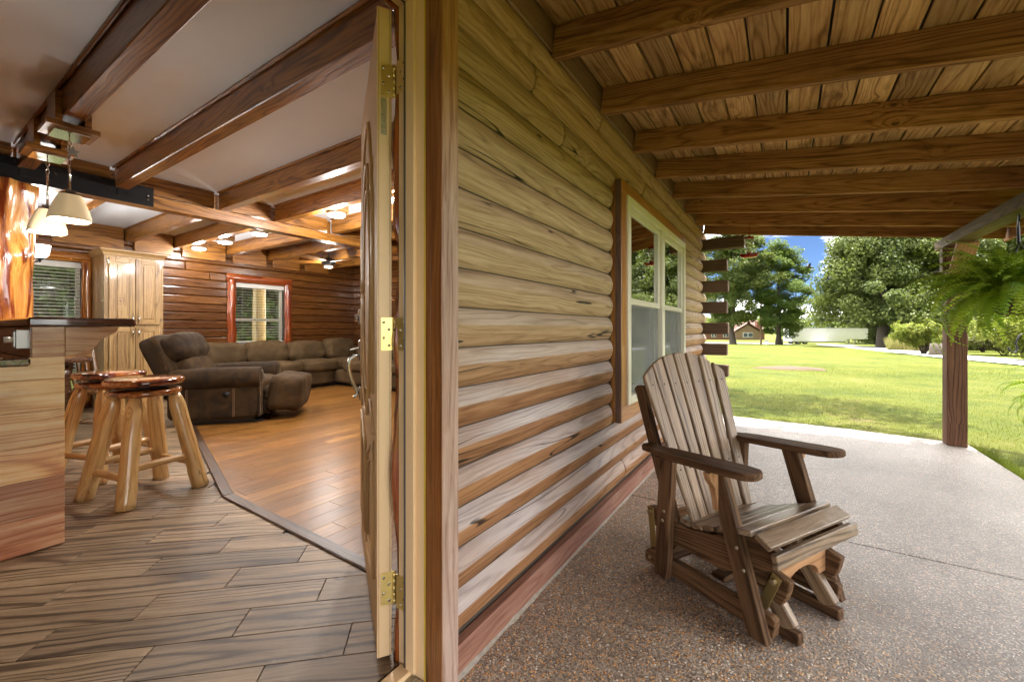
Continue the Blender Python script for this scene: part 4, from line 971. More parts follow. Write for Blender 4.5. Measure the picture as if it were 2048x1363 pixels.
bl('back_splash', (0.4065, 0.012, 0.9045), (0.4175, 1.76, BH - 0.001), M['cedar_red'], 'y', 0.002)
# live-edge bar top
pts = []
for i in range(30):
    y = -0.02 + 1.83 * i / 29; pts.append((0.792 + 0.014 * noise.noise(Vector((y * 4, 0, 3))) - (0.02 if i == 0 else 0), y))
pts += [(0.395, 1.81), (0.395, -0.02)]
plate('bar_top', pts, 0.043, M['bartop'], bar_t, T(0, 0, BH + 0.0215), 0.009)
# shaped bracket under the overhang
cp = [(0.518, 0.905), (0.545, 0.905), (0.575, 0.915), (0.605, 0.930), (0.628, 0.950), (0.642, 0.975), (0.662, 0.992), (0.690, 1.008), (0.708, 1.026), (0.716, BH - 0.001), (0.518, BH - 0.001)]
plate('bracket', cp, 0.040, M['corbel'], bar_t, MXZ(0.021), 0.003)
plate('bracket', cp, 0.040, M['corbel'], bar_t, MXZ(1.55), 0.003)
mb = MB(); mb.box((0.372, 0.06, 0.945), (0.4064, 0.135, 1.03)); mb.box((0.366, 0.078, 0.952), (0.3715, 0.092, 1.022)); mb.box((0.366, 0.103, 0.952), (0.3715, 0.117, 1.022))
mb.link('outlet_box', M['greyplastic'], bar_t)
mb = MB(); mb.tube([(0.366, 0.085, 0.985), (0.338, 0.085, 0.985)], 0.013, 12); mb.link('outlet_plug', M['plastic'], bar_t)

# ------------------------------------------------------------------ bar stools
def log_leg(name, p0, p1, r0, r1, parent, seed, mat, neck=0.0):
    L, Mc, Mo = frame(p0, p1); v = []; f = []; n = 14; m = 16
    for i in range(m + 1):
        x = L * i / m; t = i / m
        r = r0 + (r1 - r0) * t
        if neck and t > 0.86: r *= 1 - neck * ((t - 0.86) / 0.14) ** 1.3
        for k in range(n):
            a = 2 * math.pi * k / n
            rr = r * (1 + 0.09 * noise.noise(Vector((math.cos(a) * 1.1, math.sin(a) * 1.1, x * 5 + seed))) + 0.10 * max(0, noise.noise(Vector((math.cos(a) * 2.2, math.sin(a) * 2.2, x * 11 + seed * 3)))))
            v.append((x, rr * math.cos(a), rr * math.sin(a)))
    for i in range(m):
        for k in range(n): f.append((i * n + k, i * n + (k + 1) % n, (i + 1) * n + (k + 1) % n, (i + 1) * n + k))
    f.append(tuple(reversed(range(n)))); f.append(tuple(m * n + k for k in range(n)))
    me = mesh_from(name, v, f, True)
    return link(name, me, mat, parent, Mo)
def stool(label, loc, rz, seed):
    t = thing('bar_stool', label, 'stool', loc, rz, 'log bar stools at the bar')
    a, b = 0.205, 0.105; H = 0.625
    for i, (sx, sy) in enumerate(((-1, -1), (1, -1), (1, 1), (-1, 1))):
        log_leg('leg', (sx * a, sy * a, 0.0), (sx * b, sy * b, H), 0.046, 0.042, t, seed + i * 3.7, M['peeled'], 0.35)
    def q(sx, sy, z): k = a + (b - a) * z / H; return (sx * k, sy * k, z)
    for (s0, s1, z) in (((-1, -1), (1, -1), 0.215), ((-1, 1), (1, 1), 0.215), ((-1, -1), (-1, 1), 0.165), ((1, -1), (1, 1), 0.165)):
        log_leg('rung', q(*s0, z), q(*s1, z), 0.022, 0.020, t, seed + z * 40 + s0[0], M['peeled'])
    def disc(nm, z, r, h, mat):
        prof = [(r - 0.03, z), (r - 0.008, z + 0.006), (r, z + h * 0.45), (r - 0.004, z + h * 0.8), (r - 0.016, z + h), (0.0001, z + h + 0.0005)]
        return lathe(nm, [(0.0001, z)] + prof, mat, t, 40, None, lambda a_, z_: 1 + 0.012 * math.sin(3 * a_ + seed))
    disc('seat_base', H - 0.006, 0.188, 0.042, M['stoolrim'])
    mb = MB(); mb.box((-0.085, -0.085, H + 0.038), (0.085, 0.085, H + 0.044)); mb.tube([(0, 0, H + 0.044), (0, 0, H + 0.052)], 0.075, 20); mb.box((-0.085, -0.085, H + 0.052), (0.085, 0.085, H + 0.058))
    mb.link('swivel', M['blacksteel'], t)
    disc('seat', H + 0.059, 0.202, 0.044, M['stoolrim'])
    lathe('seat_face', [(0.0001, H + 0.1041), (0.186, H + 0.1038), (0.190, H + 0.1030), (0.190, H + 0.1020)], M['stoolseat'], t, 40)
    return t
stool('peeled log bar stool with red cedar seat, the one closer to the wood strip corner', (0.955, 3.40, IF), R(12), 2.0)
stool('peeled log bar stool with red cedar seat, between the other stool and the dining table', (0.955, 4.10, IF), R(20), 15.0)

# ------------------------------------------------------------------ dining corner
def dining():
    t = thing('dining_table', 'dark wood dining table behind the breakfast bar', 'table', (0.62, 6.2, IF))
    link('table_top', boxmesh(1.5, 1.05, 0.035, 0.010, 2), M['darkwood'], t, T(0, 0, 0.745) @ Matrix.Rotation(R(90), 4, 'Z'))
    mb = MB(); mb.box((-0.42, -0.64, 0.655), (-0.39, 0.64, 0.727)); mb.box((0.39, -0.64, 0.655), (0.42, 0.64, 0.727)); mb.box((-0.389, -0.64, 0.655), (0.389, -0.61, 0.727)); mb.box((-0.389, 0.61, 0.655), (0.389, 0.64, 0.727))
    mb.link('apron', M['darkwood'], t)
    for sx in (-1, 1):
        for sy in (-1, 1): lathe('leg', [(0.028, 0), (0.036, 0.03), (0.026, 0.06), (0.034, 0.25), (0.040, 0.45), (0.030, 0.55), (0.042, 0.58), (0.042, 0.70)], M['darkwood'], t, 14, T(sx * 0.38, sy * 0.60, 0))
    c = thing('dining_chair', 'brown spindle back chair seen past the end of the bar', 'chair', (1.22, 5.62, IF), R(32))
    link('seat', boxmesh(0.43, 0.42, 0.035, 0.014, 2), M['oakchair'], c, T(0, 0, 0.45))
    for sx in (-1, 1):
        for sy in (-1, 1): tube('leg', [(sx * 0.20, sy * 0.20, 0), (sx * 0.185, sy * 0.185, 0.20), (sx * 0.165, sy * 0.165, 0.435)], [0.014, 0.021, 0.017], M['oakchair'], c, 10)
    tube('stretcher', [(-0.185, 0, 0.18), (0.185, 0, 0.18)], 0.011, M['oakchair'], c, 8)
    for s in (-1, 1):
        tube('back_post', [(s * 0.18, 0.19, 0.465), (s * 0.195, 0.225, 0.62), (s * 0.21, 0.27, 0.80), (s * 0.22, 0.31, 0.985)], [0.016, 0.020, 0.015, 0.013], M['oakchair'], c, 10)
        tube('side_stretcher', [(s * 0.185, -0.185, 0.16), (s * 0.185, 0.185, 0.16)], 0.011, M['oakchair'], c, 8)
    for i in range(4):
        x = -0.105 + 0.07 * i; tube('spindle', [(x, 0.19, 0.465), (x * 1.05, 0.23, 0.62), (x * 1.1, 0.255, 0.74)], [0.008, 0.012, 0.009], M['oakchair'], c, 8)
    L, Mm, _ = frame((-0.215, 0.285, 0.855), (0.215, 0.285, 0.855), (0, 0.22, 1)); link('back_panel', boxmesh(L, 0.020, 0.235, 0.008), M['oakchair'], c, Mm)
    ch = thing('chandelier', 'small chandelier with white glass shades before the tall window', 'chandelier', (0.70, 6.05, 0))
    tube('stem', [(0, 0, CEIL), (0, 0, 1.80)], 0.010, M['iron'], ch, 8); lathe('canopy', [(0.06, CEIL - 0.03), (0.06, CEIL - 0.002)], M['iron'], ch, 16)
    for i in range(3):
        a = R(-18 + 120 * i); x, y = 0.205 * math.cos(a), 0.205 * math.sin(a)
        tube('arm', [(0, 0, 1.82), (x * 0.5, y * 0.5, 1.70), (x, y, 1.735)], 0.008, M['iron'], ch, 8)
        lathe('lamp_holder', [(0.004, 1.722), (0.010, 1.73), (0.008, 1.742), (0.034, 1.755), (0.036, 1.764)], M['iron'], ch, 14, T(x, y, 0))
        lathe('lamp_shade', [(0.034, 1.765), (0.058, 1.795), (0.068, 1.85), (0.072, 1.885), (0.068, 1.885), (0.055, 1.80), (0.030, 1.772)], M['shadewhite'], ch, 20, T(x, y, 0)); lamp_light(ch, (x, y, 1.90), 2.2)
dining()

# ------------------------------------------------------------------ pantry cabinet
def pantry():
    x0, x1, yf, H = 1.607, 2.205, 7.15, 2.045
    t = thing('pantry_cabinet', 'tall light hickory pantry cabinet with four doors against the log wall', 'cabinet', ((x0 + x1) / 2, yf, IF))
    w = (x1 - x0) / 2
    box('cabinet_body', (-w, 0.0, 0.0), (w, 0.50, H - 0.05), M['hick'], t, 'z', 0.002)
    prof = [(-0.0, H - 0.075), (-0.010, H - 0.07), (-0.014, H - 0.045), (-0.034, H - 0.02), (-0.045, H - 0.012), (-0.045, H + 0.006), (0.0, H + 0.006)]
    # crown moulding: mitred ring round front and sides
    v = []; f = []
    for (sx, back) in ((-1, True), (-1, False), (1, False), (1, True)):
        for o, z in prof: v.append((sx * (w - o), 0.505 if back else o, z))
    m = len(prof)
    for s in range(3):
        for j in range(m): f.append((s * m + j, (s + 1) * m + j, (s + 1) * m + (j + 1) % m, s * m + (j + 1) % m))
    f.append(tuple(range(m))); f.append(tuple(3 * m + j for j in reversed(range(m))))
    link('crown_moulding', mesh_from('crown', v, f), M['hick'], t)
    box('cabinet_top', (-w - 0.0, 0.001, H - 0.049), (w, 0.50, H + 0.004), M['hick'], t, 'x', 0.001)
    for (z0, z1, hz) in ((1.095, 1.945, 1.165), (0.13, 1.060, 0.985)):
        for s in (-1, 1):
            a, b = (-w + 0.042, -0.003) if s < 0 else (0.003, w - 0.042)
            d = box('door', (a, -0.020, z0), (b, -0.0005, z1), M['hick'], t, 'z', 0.004)
            def dl(o): o.parent = d; o.matrix_basis = d.matrix_basis.inverted() @ o.matrix_basis
            fw_ = 0.055
            for lo, hi, ax in (((a, -0.027, z0), (a + fw_, -0.0205, z1), 'z'), ((b - fw_, -0.027, z0), (b, -0.0205, z1), 'z'), ((a + fw_ + 0.0005, -0.027, z0), (b - fw_ - 0.0005, -0.0205, z0 + fw_), 'x'), ((a + fw_ + 0.0005, -0.027, z1 - fw_), (b - fw_ - 0.0005, -0.0205, z1), 'x')):
                dl(box('door_rail', lo, hi, M['hick'], None, ax, 0.003))
            dl(box('raised_panel', (a + fw_ + 0.022, -0.030, z0 + fw_ + 0.022), (b - fw_ - 0.022, -0.0205, z1 - fw_ - 0.022), M['hick'], None, 'z', 0.008))
            hx_ = -0.030 if s < 0 else 0.030
            mbh = MB(); mbh.tube([(hx_, -0.028, hz - 0.05), (hx_, -0.048, hz - 0.035), (hx_, -0.052, hz), (hx_, -0.048, hz + 0.035), (hx_, -0.028, hz + 0.05)], [0.004, 0.005, 0.009, 0.005, 0.004], 8)
            o = mbh.link('handle', M['nickel'], None); o.parent = d; o.matrix_basis = d.matrix_basis.inverted()
            for zz in (z0 + 0.06, z1 - 0.06):
                dl(box('hinge', ((a - 0.010) if s < 0 else b, -0.024, zz - 0.022), (a if s < 0 else (b + 0.010), -0.018, zz + 0.022), M['nickel'], None, 'z', 0.002))
pantry()

# ------------------------------------------------------------------ recliner
def recliner():
    t = thing('recliner', 'dark brown suede recliner with nailhead arms and raised footrest', 'armchair', (2.31, 5.44, IF), R(-40))
    S = M['suede']                      # local +X faces forward
    for s in (-1, 1):
        y = s * 0.385
        cush('side_panel', (-0.02, y, 0.27), (0.84, 0.145, 0.40), S, t, p=10, n=10)
        # rolled arm
        v = []; f = []; n = 20
        xs = [(-0.44, 0.55), (-0.42, 0.82), (-0.36, 0.96), (0.0, 1.0), (0.30, 1.0), (0.395, 0.99), (0.415, 0.94), (0.42, 0.85)]
        for x, k in xs:
            for j in range(n):
                a = 2 * math.pi * j / n; rr = 0.118 * k * (1 + 0.03 * noise.noise(Vector((x * 5, math.cos(a) * 2, math.sin(a) * 2))))
                v.append((x, y + s * 0.012 + rr * 0.98 * math.cos(a), 0.505 - 0.05 * max(0, -x - 0.1) + rr * math.sin(a)))
        for i in range(len(xs) - 1):
            for j in range(n): f.append((i * n + j, (i + 1) * n + j, (i + 1) * n + (j + 1) % n, i * n + (j + 1) % n))
        f.append(tuple(range(n))); f.append(tuple((len(xs) - 1) * n + j for j in reversed(range(n))))
        me = mesh_from('arm', v, f, True); bm = bmesh.new(); bm.from_mesh(me); bmesh.ops.recalc_face_normals(bm, faces=bm.faces); bm.to_mesh(me); bm.free()
        link('arm', me, S, t)
        box('arm_front', (0.395, y - 0.070, 0.075), (0.418, y + 0.070, 0.45), S, t, 'z', 0.010)
        mb = MB(); yo = y + s * 0.0755
        for x in (-0.26, 0.17):
            for dx in (-0.006, 0.006): mb.tube([(x + dx, yo, 0.09), (x + dx, yo, 0.40)], 0.0014, 4)
        mb.link('stitching', M['stitch'], t)
        mb = MB()
        for i in range(16):
            z = 0.10 + i * 0.0235; mb.tube([(0.418, y + s * 0.055, z), (0.423, y + s * 0.055, z)], 0.0055, 6)
        for i in range(13):
            a = R(-60 + 25 * i); mb.tube([(0.418, y + s * 0.012 + 0.078 * math.cos(a), 0.505 + 0.078 * math.sin(a)), (0.424, y + s * 0.012 + 0.078 * math.cos(a), 0.505 + 0.078 * math.sin(a))], 0.0055, 6)
        mb.link('nailheads', M['bolt'], t)
    mb = MB(); mb.tube([(0.10, -0.4565, 0.335), (0.10, -0.463, 0.335)], 0.032, 20); mb.tube([(0.10, -0.463, 0.335), (0.10, -0.466, 0.335)], 0.020, 16)
    mb.link('recline_button', M['blackplastic'], t)
    rb = Matrix.Rotation(R(-24), 4, 'Y')
    cush('back_frame', (-0.50, 0, 0.62), (0.20, 0.86, 0.72), S, t, rb, p=8, n=10)
    cush('lower_back', (-0.33, 0, 0.56), (0.20, 0.66, 0.36), M['suede2'], t, rb, p=3.6, n=12, wr=0.008, seed=4)
    cush('head_pillow', (-0.445, 0, 0.83), (0.27, 0.80, 0.33), S, t, rb, p=3.0, n=16, wr=0.014, seed=9)
    mb = MB()
    for yy in (-0.20, 0.20):
        mb.tube([tuple(rb @ Vector((0.131 * math.cos(R(q)) ** 1, yy, 0.160 * math.sin(R(q)))) + Vector((-0.445, 0, 0.83))) for q in range(-60, 100, 12)], 0.0025, 4)
    mb.link('pillow_seam', M['stitch'], t)
    cush('seat_cushion', (0.10, 0, 0.395), (0.74, 0.62, 0.20), M['suede2'], t, p=4, n=12, wr=0.006)
    fr = Matrix.Rotation(R(8), 4, 'Y')
    cush('footrest', (0.640, 0, 0.30), (0.36, 0.76, 0.40), M['suede2'], t, fr, p=6, n=14, wr=0.010, seed=2)
    cush('footrest_flap', (0.465, 0, 0.30), (0.12, 0.66, 0.20), S, t, p=4, n=10, wr=0.006)
    cush('front_apron', (0.44, 0, 0.165), (0.07, 0.64, 0.20), S, t, p=6, n=8)
    mb = MB(); mb.box((-0.40, -0.36, 0.0), (0.42, -0.30, 0.03)); mb.box((-0.40, 0.30, 0.0), (0.42, 0.36, 0.03)); mb.box((-0.34, -0.299, 0.005), (-0.28, 0.299, 0.05)); mb.box((0.28, -0.299, 0.005), (0.34, 0.299, 0.05)); mb.box((-0.35, -0.38, 0.03), (0.35, 0.38, 0.085))
    mb.link('base', M['blackplastic'], t)
recliner()

# ------------------------------------------------------------------ sectional sofa
def sofa():
    t = thing('sectional_sofa', 'taupe brown corner sofa along the log walls under the small window', 'sofa', (4.6, 7.2, IF))
    S = M['sofa']; O = Vector((4.6, 7.2, 0))
    def c(nm, lo, hi, **k):
        ce = [(a + b) / 2 for a, b in zip(lo, hi)]; s = [b - a for a, b in zip(lo, hi)]
        rot = k.pop('rot', None); cush(nm, (ce[0] - O.x, ce[1] - O.y, ce[2]), s, S, t, rot, **k)
    c('base', (2.55, 6.86, 0.06), (4.66, 7.62, 0.30), p=14, n=8); c('base', (4.66, 4.35, 0.06), (5.58, 7.62, 0.301), p=14, n=8)
    mb = MB(); mb.box((2.62 - O.x, 6.95 - O.y, 0.0), (5.50 - O.x, 7.55 - O.y, 0.065)); mb.box((4.75 - O.x, 4.45 - O.y, 0.0), (5.50 - O.x, 6.949 - O.y, 0.065)); mb.link('plinth', M['blackplastic'], t)
    xs = [2.62, 3.36, 4.05, 4.74]
    for i, (a, b) in enumerate(zip(xs, xs[1:])):
        c('seat_cushion', (a + 0.004, 6.80, 0.285), (b - 0.004, 7.42, 0.49), p=4.5, n=12, puff=0.12, wr=0.008, seed=i)
        c('back_cushion', (a - 0.02, 7.27, 0.43), (b + 0.02, 7.60, 0.82 + 0.02 * (i % 2)), p=3.2, n=16, wr=0.016, seed=i * 3 + 1, rot=Matrix.Rotation(R(-10), 4, 'X'))
    c('seat_cushion', (4.74, 6.72, 0.285), (5.45, 7.42, 0.485), p=4.5, n=12, puff=0.12, wr=0.008, seed=12)
    c('back_cushion', (4.74, 7.28, 0.43), (5.42, 7.60, 0.86), p=3.2, n=16, wr=0.016, seed=14, rot=Matrix.Rotation(R(-10), 4, 'X'))
    for i, (a, b) in enumerate(((4.46, 5.20), (5.21, 5.95), (5.96, 6.71))):
        c('seat_cushion', (4.60, a, 0.285), (5.22, b, 0.49), p=4.5, n=12, puff=0.12, wr=0.008, seed=20 + i)
        c('back_cushion', (5.16, a - 0.02, 0.43), (5.50, b + 0.02, 0.84), p=3.2, n=16, wr=0.016, seed=30 + i, rot=Matrix.Rotation(R(10), 4, 'Y'))
    c('back', (2.55, 7.44, 0.25), (5.58, 7.66, 0.70), p=12, n=8); c('back', (5.40, 4.35, 0.25), (5.62, 7.44, 0.70), p=12, n=8)
    c('arm', (2.42, 6.84, 0.06), (2.62, 7.64, 0.60), p=5, n=12)
sofa()

# ------------------------------------------------------------------ lamps of the room
def pendant(y, label):
    x = 0.649; zb_ = CEIL - 0.183
    t = thing('pendant_lamp', label, 'lamp', (x, y, 0), 0, 'pendant lamps over the bar')
    mb = MB()
    for s in (-1, 1): mb.box((s * 0.046 if s > 0 else -0.075, -0.10, zb_ - 0.035), (0.075 if s > 0 else -0.046, 0.10, CEIL - 0.045))
    mb.box((-0.11, -0.115, zb_ - 0.062), (0.11, 0.115, zb_ - 0.0355)); mb.link('mounting_block', M['beam'], t)
    mb = MB(); mb.box((-0.075, -0.085, zb_ - 0.078), (0.075, 0.085, zb_ - 0.0625)); mb.link('canopy', M['chrome'], t)
    z0 = zb_ - 0.078; zt = IF + 1.832
    mb = MB()
    for i in range(4):
        zc = z0 - 0.012 - i * 0.026; ax = i % 2
        ring = [((0.008 * math.cos(q), 0, zc + 0.016 * math.sin(q)) if ax else (0, 0.008 * math.cos(q), zc + 0.016 * math.sin(q))) for q in [k * math.pi / 6 for k in range(13)]]
        mb.tube(ring, 0.0022, 6)
    mb.tube([(0, 0, z0 - 0.105), (0, 0, zt + 0.018)], 0.0062, 10); mb.link('chain_and_rod', M['chrome'], t)
    mb = MB(); mb.box((-0.022, -0.022, zt + 0.004), (0.022, 0.022, zt + 0.024)); mb.box((-0.042, -0.042, zt - 0.006), (0.042, 0.042, zt + 0.0035)); mb.link('cap', M['chrome'], t)
    # square bell shade
    H = 0.150; lv = [(0.048, 0), (0.062, -0.035), (0.078, -0.085), (0.088, -0.125), (0.089, -H), (0.083, -H), (0.074, -0.085), (0.044, -0.006)]
    v = []; f = []; n = 24
    for r, z in lv:
        for k in range(n):
            a = 2 * math.pi * k / n; p = 4.0; c_, s_ = math.cos(a), math.sin(a); q = (abs(c_) ** p + abs(s_) ** p) ** (-1 / p)
            v.append((r * q * c_, r * q * s_, zt - 0.006 + z))
    for i in range(len(lv) - 1):
        for k in range(n): f.append((i * n + k, i * n + (k + 1) % n, (i + 1) * n + (k + 1) % n, (i + 1) * n + k))
    me = mesh_from('shade', v, f, True); bm = bmesh.new(); bm.from_mesh(me); bmesh.ops.recalc_face_normals(bm, faces=bm.faces); bm.to_mesh(me); bm.free()
    link('lamp_shade', me, M['shade'], t)
    lathe('bulb', [(0.0001, zt - H + 0.004), (0.076, zt - H + 0.005), (0.076, zt - H + 0.010), (0.0001, zt - H + 0.012)], M['bulb'], t, 24)
    lamp_light(t, (0, 0, zt - H - 0.05), 3.0)
    return t
pendant(3.555, 'beige square pendant lamp with star charm on its rod')
tp = pendant(4.117, 'beige square pendant lamp beside the varnished cedar trunk')
st = thing('star_charm', 'small dark star hung on the pendant rod', 'ornament', (0.649, 3.555, 0))
sp = [((0.036 if i % 2 == 0 else 0.016) * math.cos(R(90 + 36 * i)), (0.036 if i % 2 == 0 else 0.016) * math.sin(R(90 + 36 * i))) for i in range(10)]
link('star', prismmesh(sp, 0.006), M['greyplastic'], st, T(0.012, -0.010, IF + 2.085) @ MXZ(0) )
def disc_lamp(x, y, ref, side=1):
    t = thing('ceiling_light', 'lit round ceiling light on a beam block, ' + ref, 'ceiling light', (x, y, 0), 0, 'round lights along one ceiling beam')
    zb_ = CEIL - 0.183
    box('mounting_block', (-0.010, -0.085, zb_ - 0.005), (0.16, 0.085, CEIL - 0.05), M['beam'], t, 'x')
    lathe('lamp_body', [(0.088, zb_ - 0.028), (0.092, zb_ - 0.012), (0.090, zb_ - 0.0055)], M['plastic'], t, 24, T(0.07, 0, 0))
    lathe('lamp_disc', [(0.0001, zb_ - 0.046), (0.045, zb_ - 0.044), (0.072, zb_ - 0.038), (0.084, zb_ - 0.0285)], M['disc'], t, 24, T(0.07, 0, 0))
    lamp_light(t, (0.07, 0, zb_ - 0.085), 10.0 if y < 5 else 2.2)
for y_, ref in ((2.96, 'behind the open door edge'), (3.93, 'above the door and before the girder'), (5.52, 'just past the girder'), (6.45, 'the middle one past the girder'), (7.28, 'beside the pantry cabinet')): disc_lamp(2.601, y_, ref)
def fan():
    c = Vector((4.08, 6.22, 0)); t = thing('ceiling_fan', 'dark ceiling fan with a lit lamp below the blades', 'fan', c)
    z = IF + 2.13
    tube('down_rod', [(0, 0, CEIL), (0, 0, z + 0.03)], 0.014, M['iron'], t, 8); lathe('motor', [(0.05, z - 0.06), (0.10, z - 0.04), (0.11, z + 0.01), (0.07, z + 0.05), (0.02, z + 0.06)], M['iron'], t, 20)
    for i in range(5):
        a = R(72 * i - 15); mx = Matrix.Rotation(a, 4, 'Z') @ T(0.40, 0, z - 0.005) @ Matrix.Rotation(R(10), 4, 'X'); link('blade', boxmesh(0.56, 0.13, 0.008, 0.003), M['beam'], t, mx)
    lathe('lamp_body', [(0.06, z - 0.085), (0.075, z - 0.07), (0.06, z - 0.061)], M['plastic'], t, 20); lathe('lamp_disc', [(0.0001, z - 0.10), (0.045, z - 0.095), (0.062, z - 0.0855)], M['disc'], t, 20)
    lamp_light(t, (0, 0, z - 0.16), 6.0)
fan()
# ------------------------------------------------------------------ glider chair
def glider():
    t = thing('glider_chair', 'weathered brown slat back glider chair on the porch', 'chair', (1.866, -0.085, 0.0), R(-29))
    G, SL_, SS = M['glider'], M['slat'], M['seatslat']
    W = 0.245
    def yz_plate(nm, pts, x, th, mat, bev=0.003, grain=None):
        """board in the local YZ plane; grain along its long direction"""
        g = grain or (Vector(pts[1]) - Vector(pts[0])); g = Vector(g).normalized(); h = Vector((-g.y, g.x))
        c = sum((Vector(p) for p in pts), Vector((0, 0))) / len(pts)
        loc = [((Vector(p) - c).dot(g), (Vector(p) - c).dot(h)) for p in pts]
        Mx = Matrix(((0, 0, 1, x), (g.x, h.x, 0, c.x), (g.y, h.y, 0, c.y), (0, 0, 0, 1)))
        return link(nm, prismmesh(loc, th, bev), mat, t, Mx)
    for s in (-1, 1):
        # outer swing frame
        yz_plate('leg', [(0.434, 0.016), (0.502, 0.016), (0.473, 0.5455), (0.405, 0.5475)], s * W, 0.036, G, grain=(-0.03, 0.5))
        yz_plate('leg', [(0.010, 0.014), (0.078, 0.012), (0.240, 0.5555), (0.175, 0.559)], s * W, 0.036, G, grain=(0.16, 0.53))
        o = yz_plate('lower_rail', [(0.592, 0.018), (0.592, 0.060), (0.570, 0.082), (0.02, 0.098), (0.005, 0.090), (0.012, 0.030), (0.03, 0.024)], s * (W - 0.037), 0.034, G, grain=(1, -0.03))
        # arm: narrow heel, wide rounded hand
        ao = [(0.575, 0.012), (0.555, 0.038), (0.50, 0.045), (0.46, 0.070), (0.40, 0.085), (0.10, 0.085), (0.050, 0.078), (0.030, 0.060), (0.024, 0.035), (0.030, 0.005), (0.050, -0.022), (0.10, -0.035), (0.42, -0.030), (0.50, -0.022), (0.57, -0.020)]
        pts = [(-y, s * x) for y, x in ao]
        if s < 0: pts = pts[::-1]
        tilt = Matrix.Rotation(R(-3.2), 4, 'X')
        link('arm', prismmesh([(p[0] + 0.30, p[1]) for p in pts], 0.026, 0.005), G, t, T(s * W, 0.30, 0.566) @ tilt @ Matrix(((0, 1, 0, 0), (-1, 0, 0, 0), (0, 0, 1, 0), (0, 0, 0, 1))))
        bx_ = [(s * (W + 0.019), 0.552), (s * (W + 0.078), 0.552), (s * (W + 0.066), 0.522), (s * (W + 0.040), 0.492), (s * (W + 0.024), 0.44), (s * (W + 0.019), 0.40)]
        if s > 0: bx_ = bx_[::-1]
        link('arm_bracket', prismmesh([(z, -x) for x, z in bx_][::-1], 0.026, 0.002), M['brace'], t, T(0, 0.200, 0) @ Matrix(((0, -1, 0, 0), (0, 0, 1, 0), (1, 0, 0, 0), (0, 0, 0, 1))))
        # seat side
        yz_plate('seat_side', [(0.47, 0.268), (0.36, 0.256), (0.24, 0.285), (0.12, 0.338), (0.045, 0.356), (-0.004, 0.322), (-0.010, 0.272), (0.075, 0.225), (0.20, 0.165), (0.42, 0.165), (0.50, 0.20)], s * (W - 0.038), 0.034, G, grain=(1, -0.15))
        # base: upper rail, posts, runner
        xb = s * (W - 0.078)
        yz_plate('base_rail', [(0.612, 0.252), (0.590, 0.258), (0.05, 0.240), (-0.020, 0.222), (-0.012, 0.180), (-0.004, 0.155), (0.012, 0.128), (0.055, 0.135), (0.09, 0.155), (0.56, 0.168), (0.600, 0.190)], xb, 0.032, G, grain=(1, 0.02))
        bar('runner', (xb - s * 0.034, -0.030, 0.021), (xb - s * 0.034, 0.60, 0.021), 0.036, 0.040, G, t)
        bar('base_post', (xb - s * 0.034, 0.005, 0.042), (xb - s * 0.034, 0.150, 0.24), 0.034, 0.060, SL_, t, up=(0, 1, 0.7))
        bar('base_post', (xb - s * 0.034, 0.56, 0.042), (xb - s * 0.034, 0.43, 0.24), 0.034, 0.060, G, t, up=(0, 1, -0.7))
        # metal straps the seat swings on
        for (a, b) in (((0.028, 0.207), (0.085, 0.060)), ((0.592, 0.232), (0.572, 0.045))):
            xs = s * (W - 0.058) if a[0] < 0.3 else s * (W - 0.058)
            L, Mm, _ = frame((xs, a[0], a[1]), (xs, b[0], b[1]), (1, 0, 0)); mb = MB()
            link('strap', boxmesh(L + 0.045, 0.036, 0.004, 0.0015), M['strap'], t, Mm)
            v, f = tube_vf([(xs, a[0], a[1]), (xs + s * 0.016, a[0], a[1])], 0.010, 6); link('bolt', mesh_from('bolt', v, f), M['bolt'], t)
        for (y, z) in ((0.447, 0.305), (0.455, 0.262), (0.118, 0.300), (0.092, 0.232)):
            v, f = tube_vf([(s * (W + 0.018), y, z), (s * (W + 0.022), y, z)], [0.008, 0.006], 10); link('bolt', mesh_from('bolt', v, f, True), M['bolt'], t)
        for (y, z) in ((0.060, 0.055), (0.562, 0.045)):
            v, f = tube_vf([(s * (W - 0.019), y, z), (s * (W - 0.014), y, z)], [0.008, 0.006], 10); link('bolt', mesh_from('bolt', v, f, True), M['bolt'], t)
        yz_plate('back_post', [(0.395, 0.20), (0.45, 0.20), (0.665, 0.80), (0.650, 0.815), (0.615, 0.815)], s * 0.205, 0.030, G, grain=(0.2, 0.6))
    # seat slats follow the dished side boards
    sl = [(0.372, 0.278, 3, 0.052), (0.316, 0.281, -9, 0.050), (0.262, 0.297, -18, 0.050), (0.208, 0.320, -22, 0.050), (0.153, 0.344, -20, 0.050), (0.094, 0.364, -13, 0.060), (0.026, 0.357, 28, 0.058)]
    for i, (y, z, a, w) in enumerate(sl):
        hw = 0.222 if i < 5 else 0.262
        link('seat_slat', boxmesh(2 * hw, w, 0.020, 0.004, 2), SS, t, T(0, y, z) @ Matrix.Rotation(R(a), 4, 'X'))
    link('front_slat', boxmesh(0.53, 0.020, 0.048, 0.004, 2), SS, t, T(0, -0.016, 0.311) @ Matrix.Rotation(R(-8), 4, 'X'))
    # arched cross boards of the base
    def arch(y):
        n = 12; pts = [(-0.163, 0.235), (-0.163, 0.150)]
        pts += [(-0.105 * math.cos(math.pi * i / n), 0.150 + 0.055 * math.sin(math.pi * i / n)) for i in range(n + 1)]
        pts += [(0.163, 0.150), (0.163, 0.235)]
        link('cross_board', prismmesh(pts, 0.026, 0.002), M['brace'], t, MXZ(y))
    arch(0.045); arch(0.545)
    bar('stretcher', (-0.115, 0.30, 0.06), (0.115, 0.30, 0.06), 0.060, 0.022, G, t)
    bar('swing_stretcher', (-W + 0.055, 0.500, 0.072), (W - 0.055, 0.500, 0.072), 0.022, 0.060, G, t)
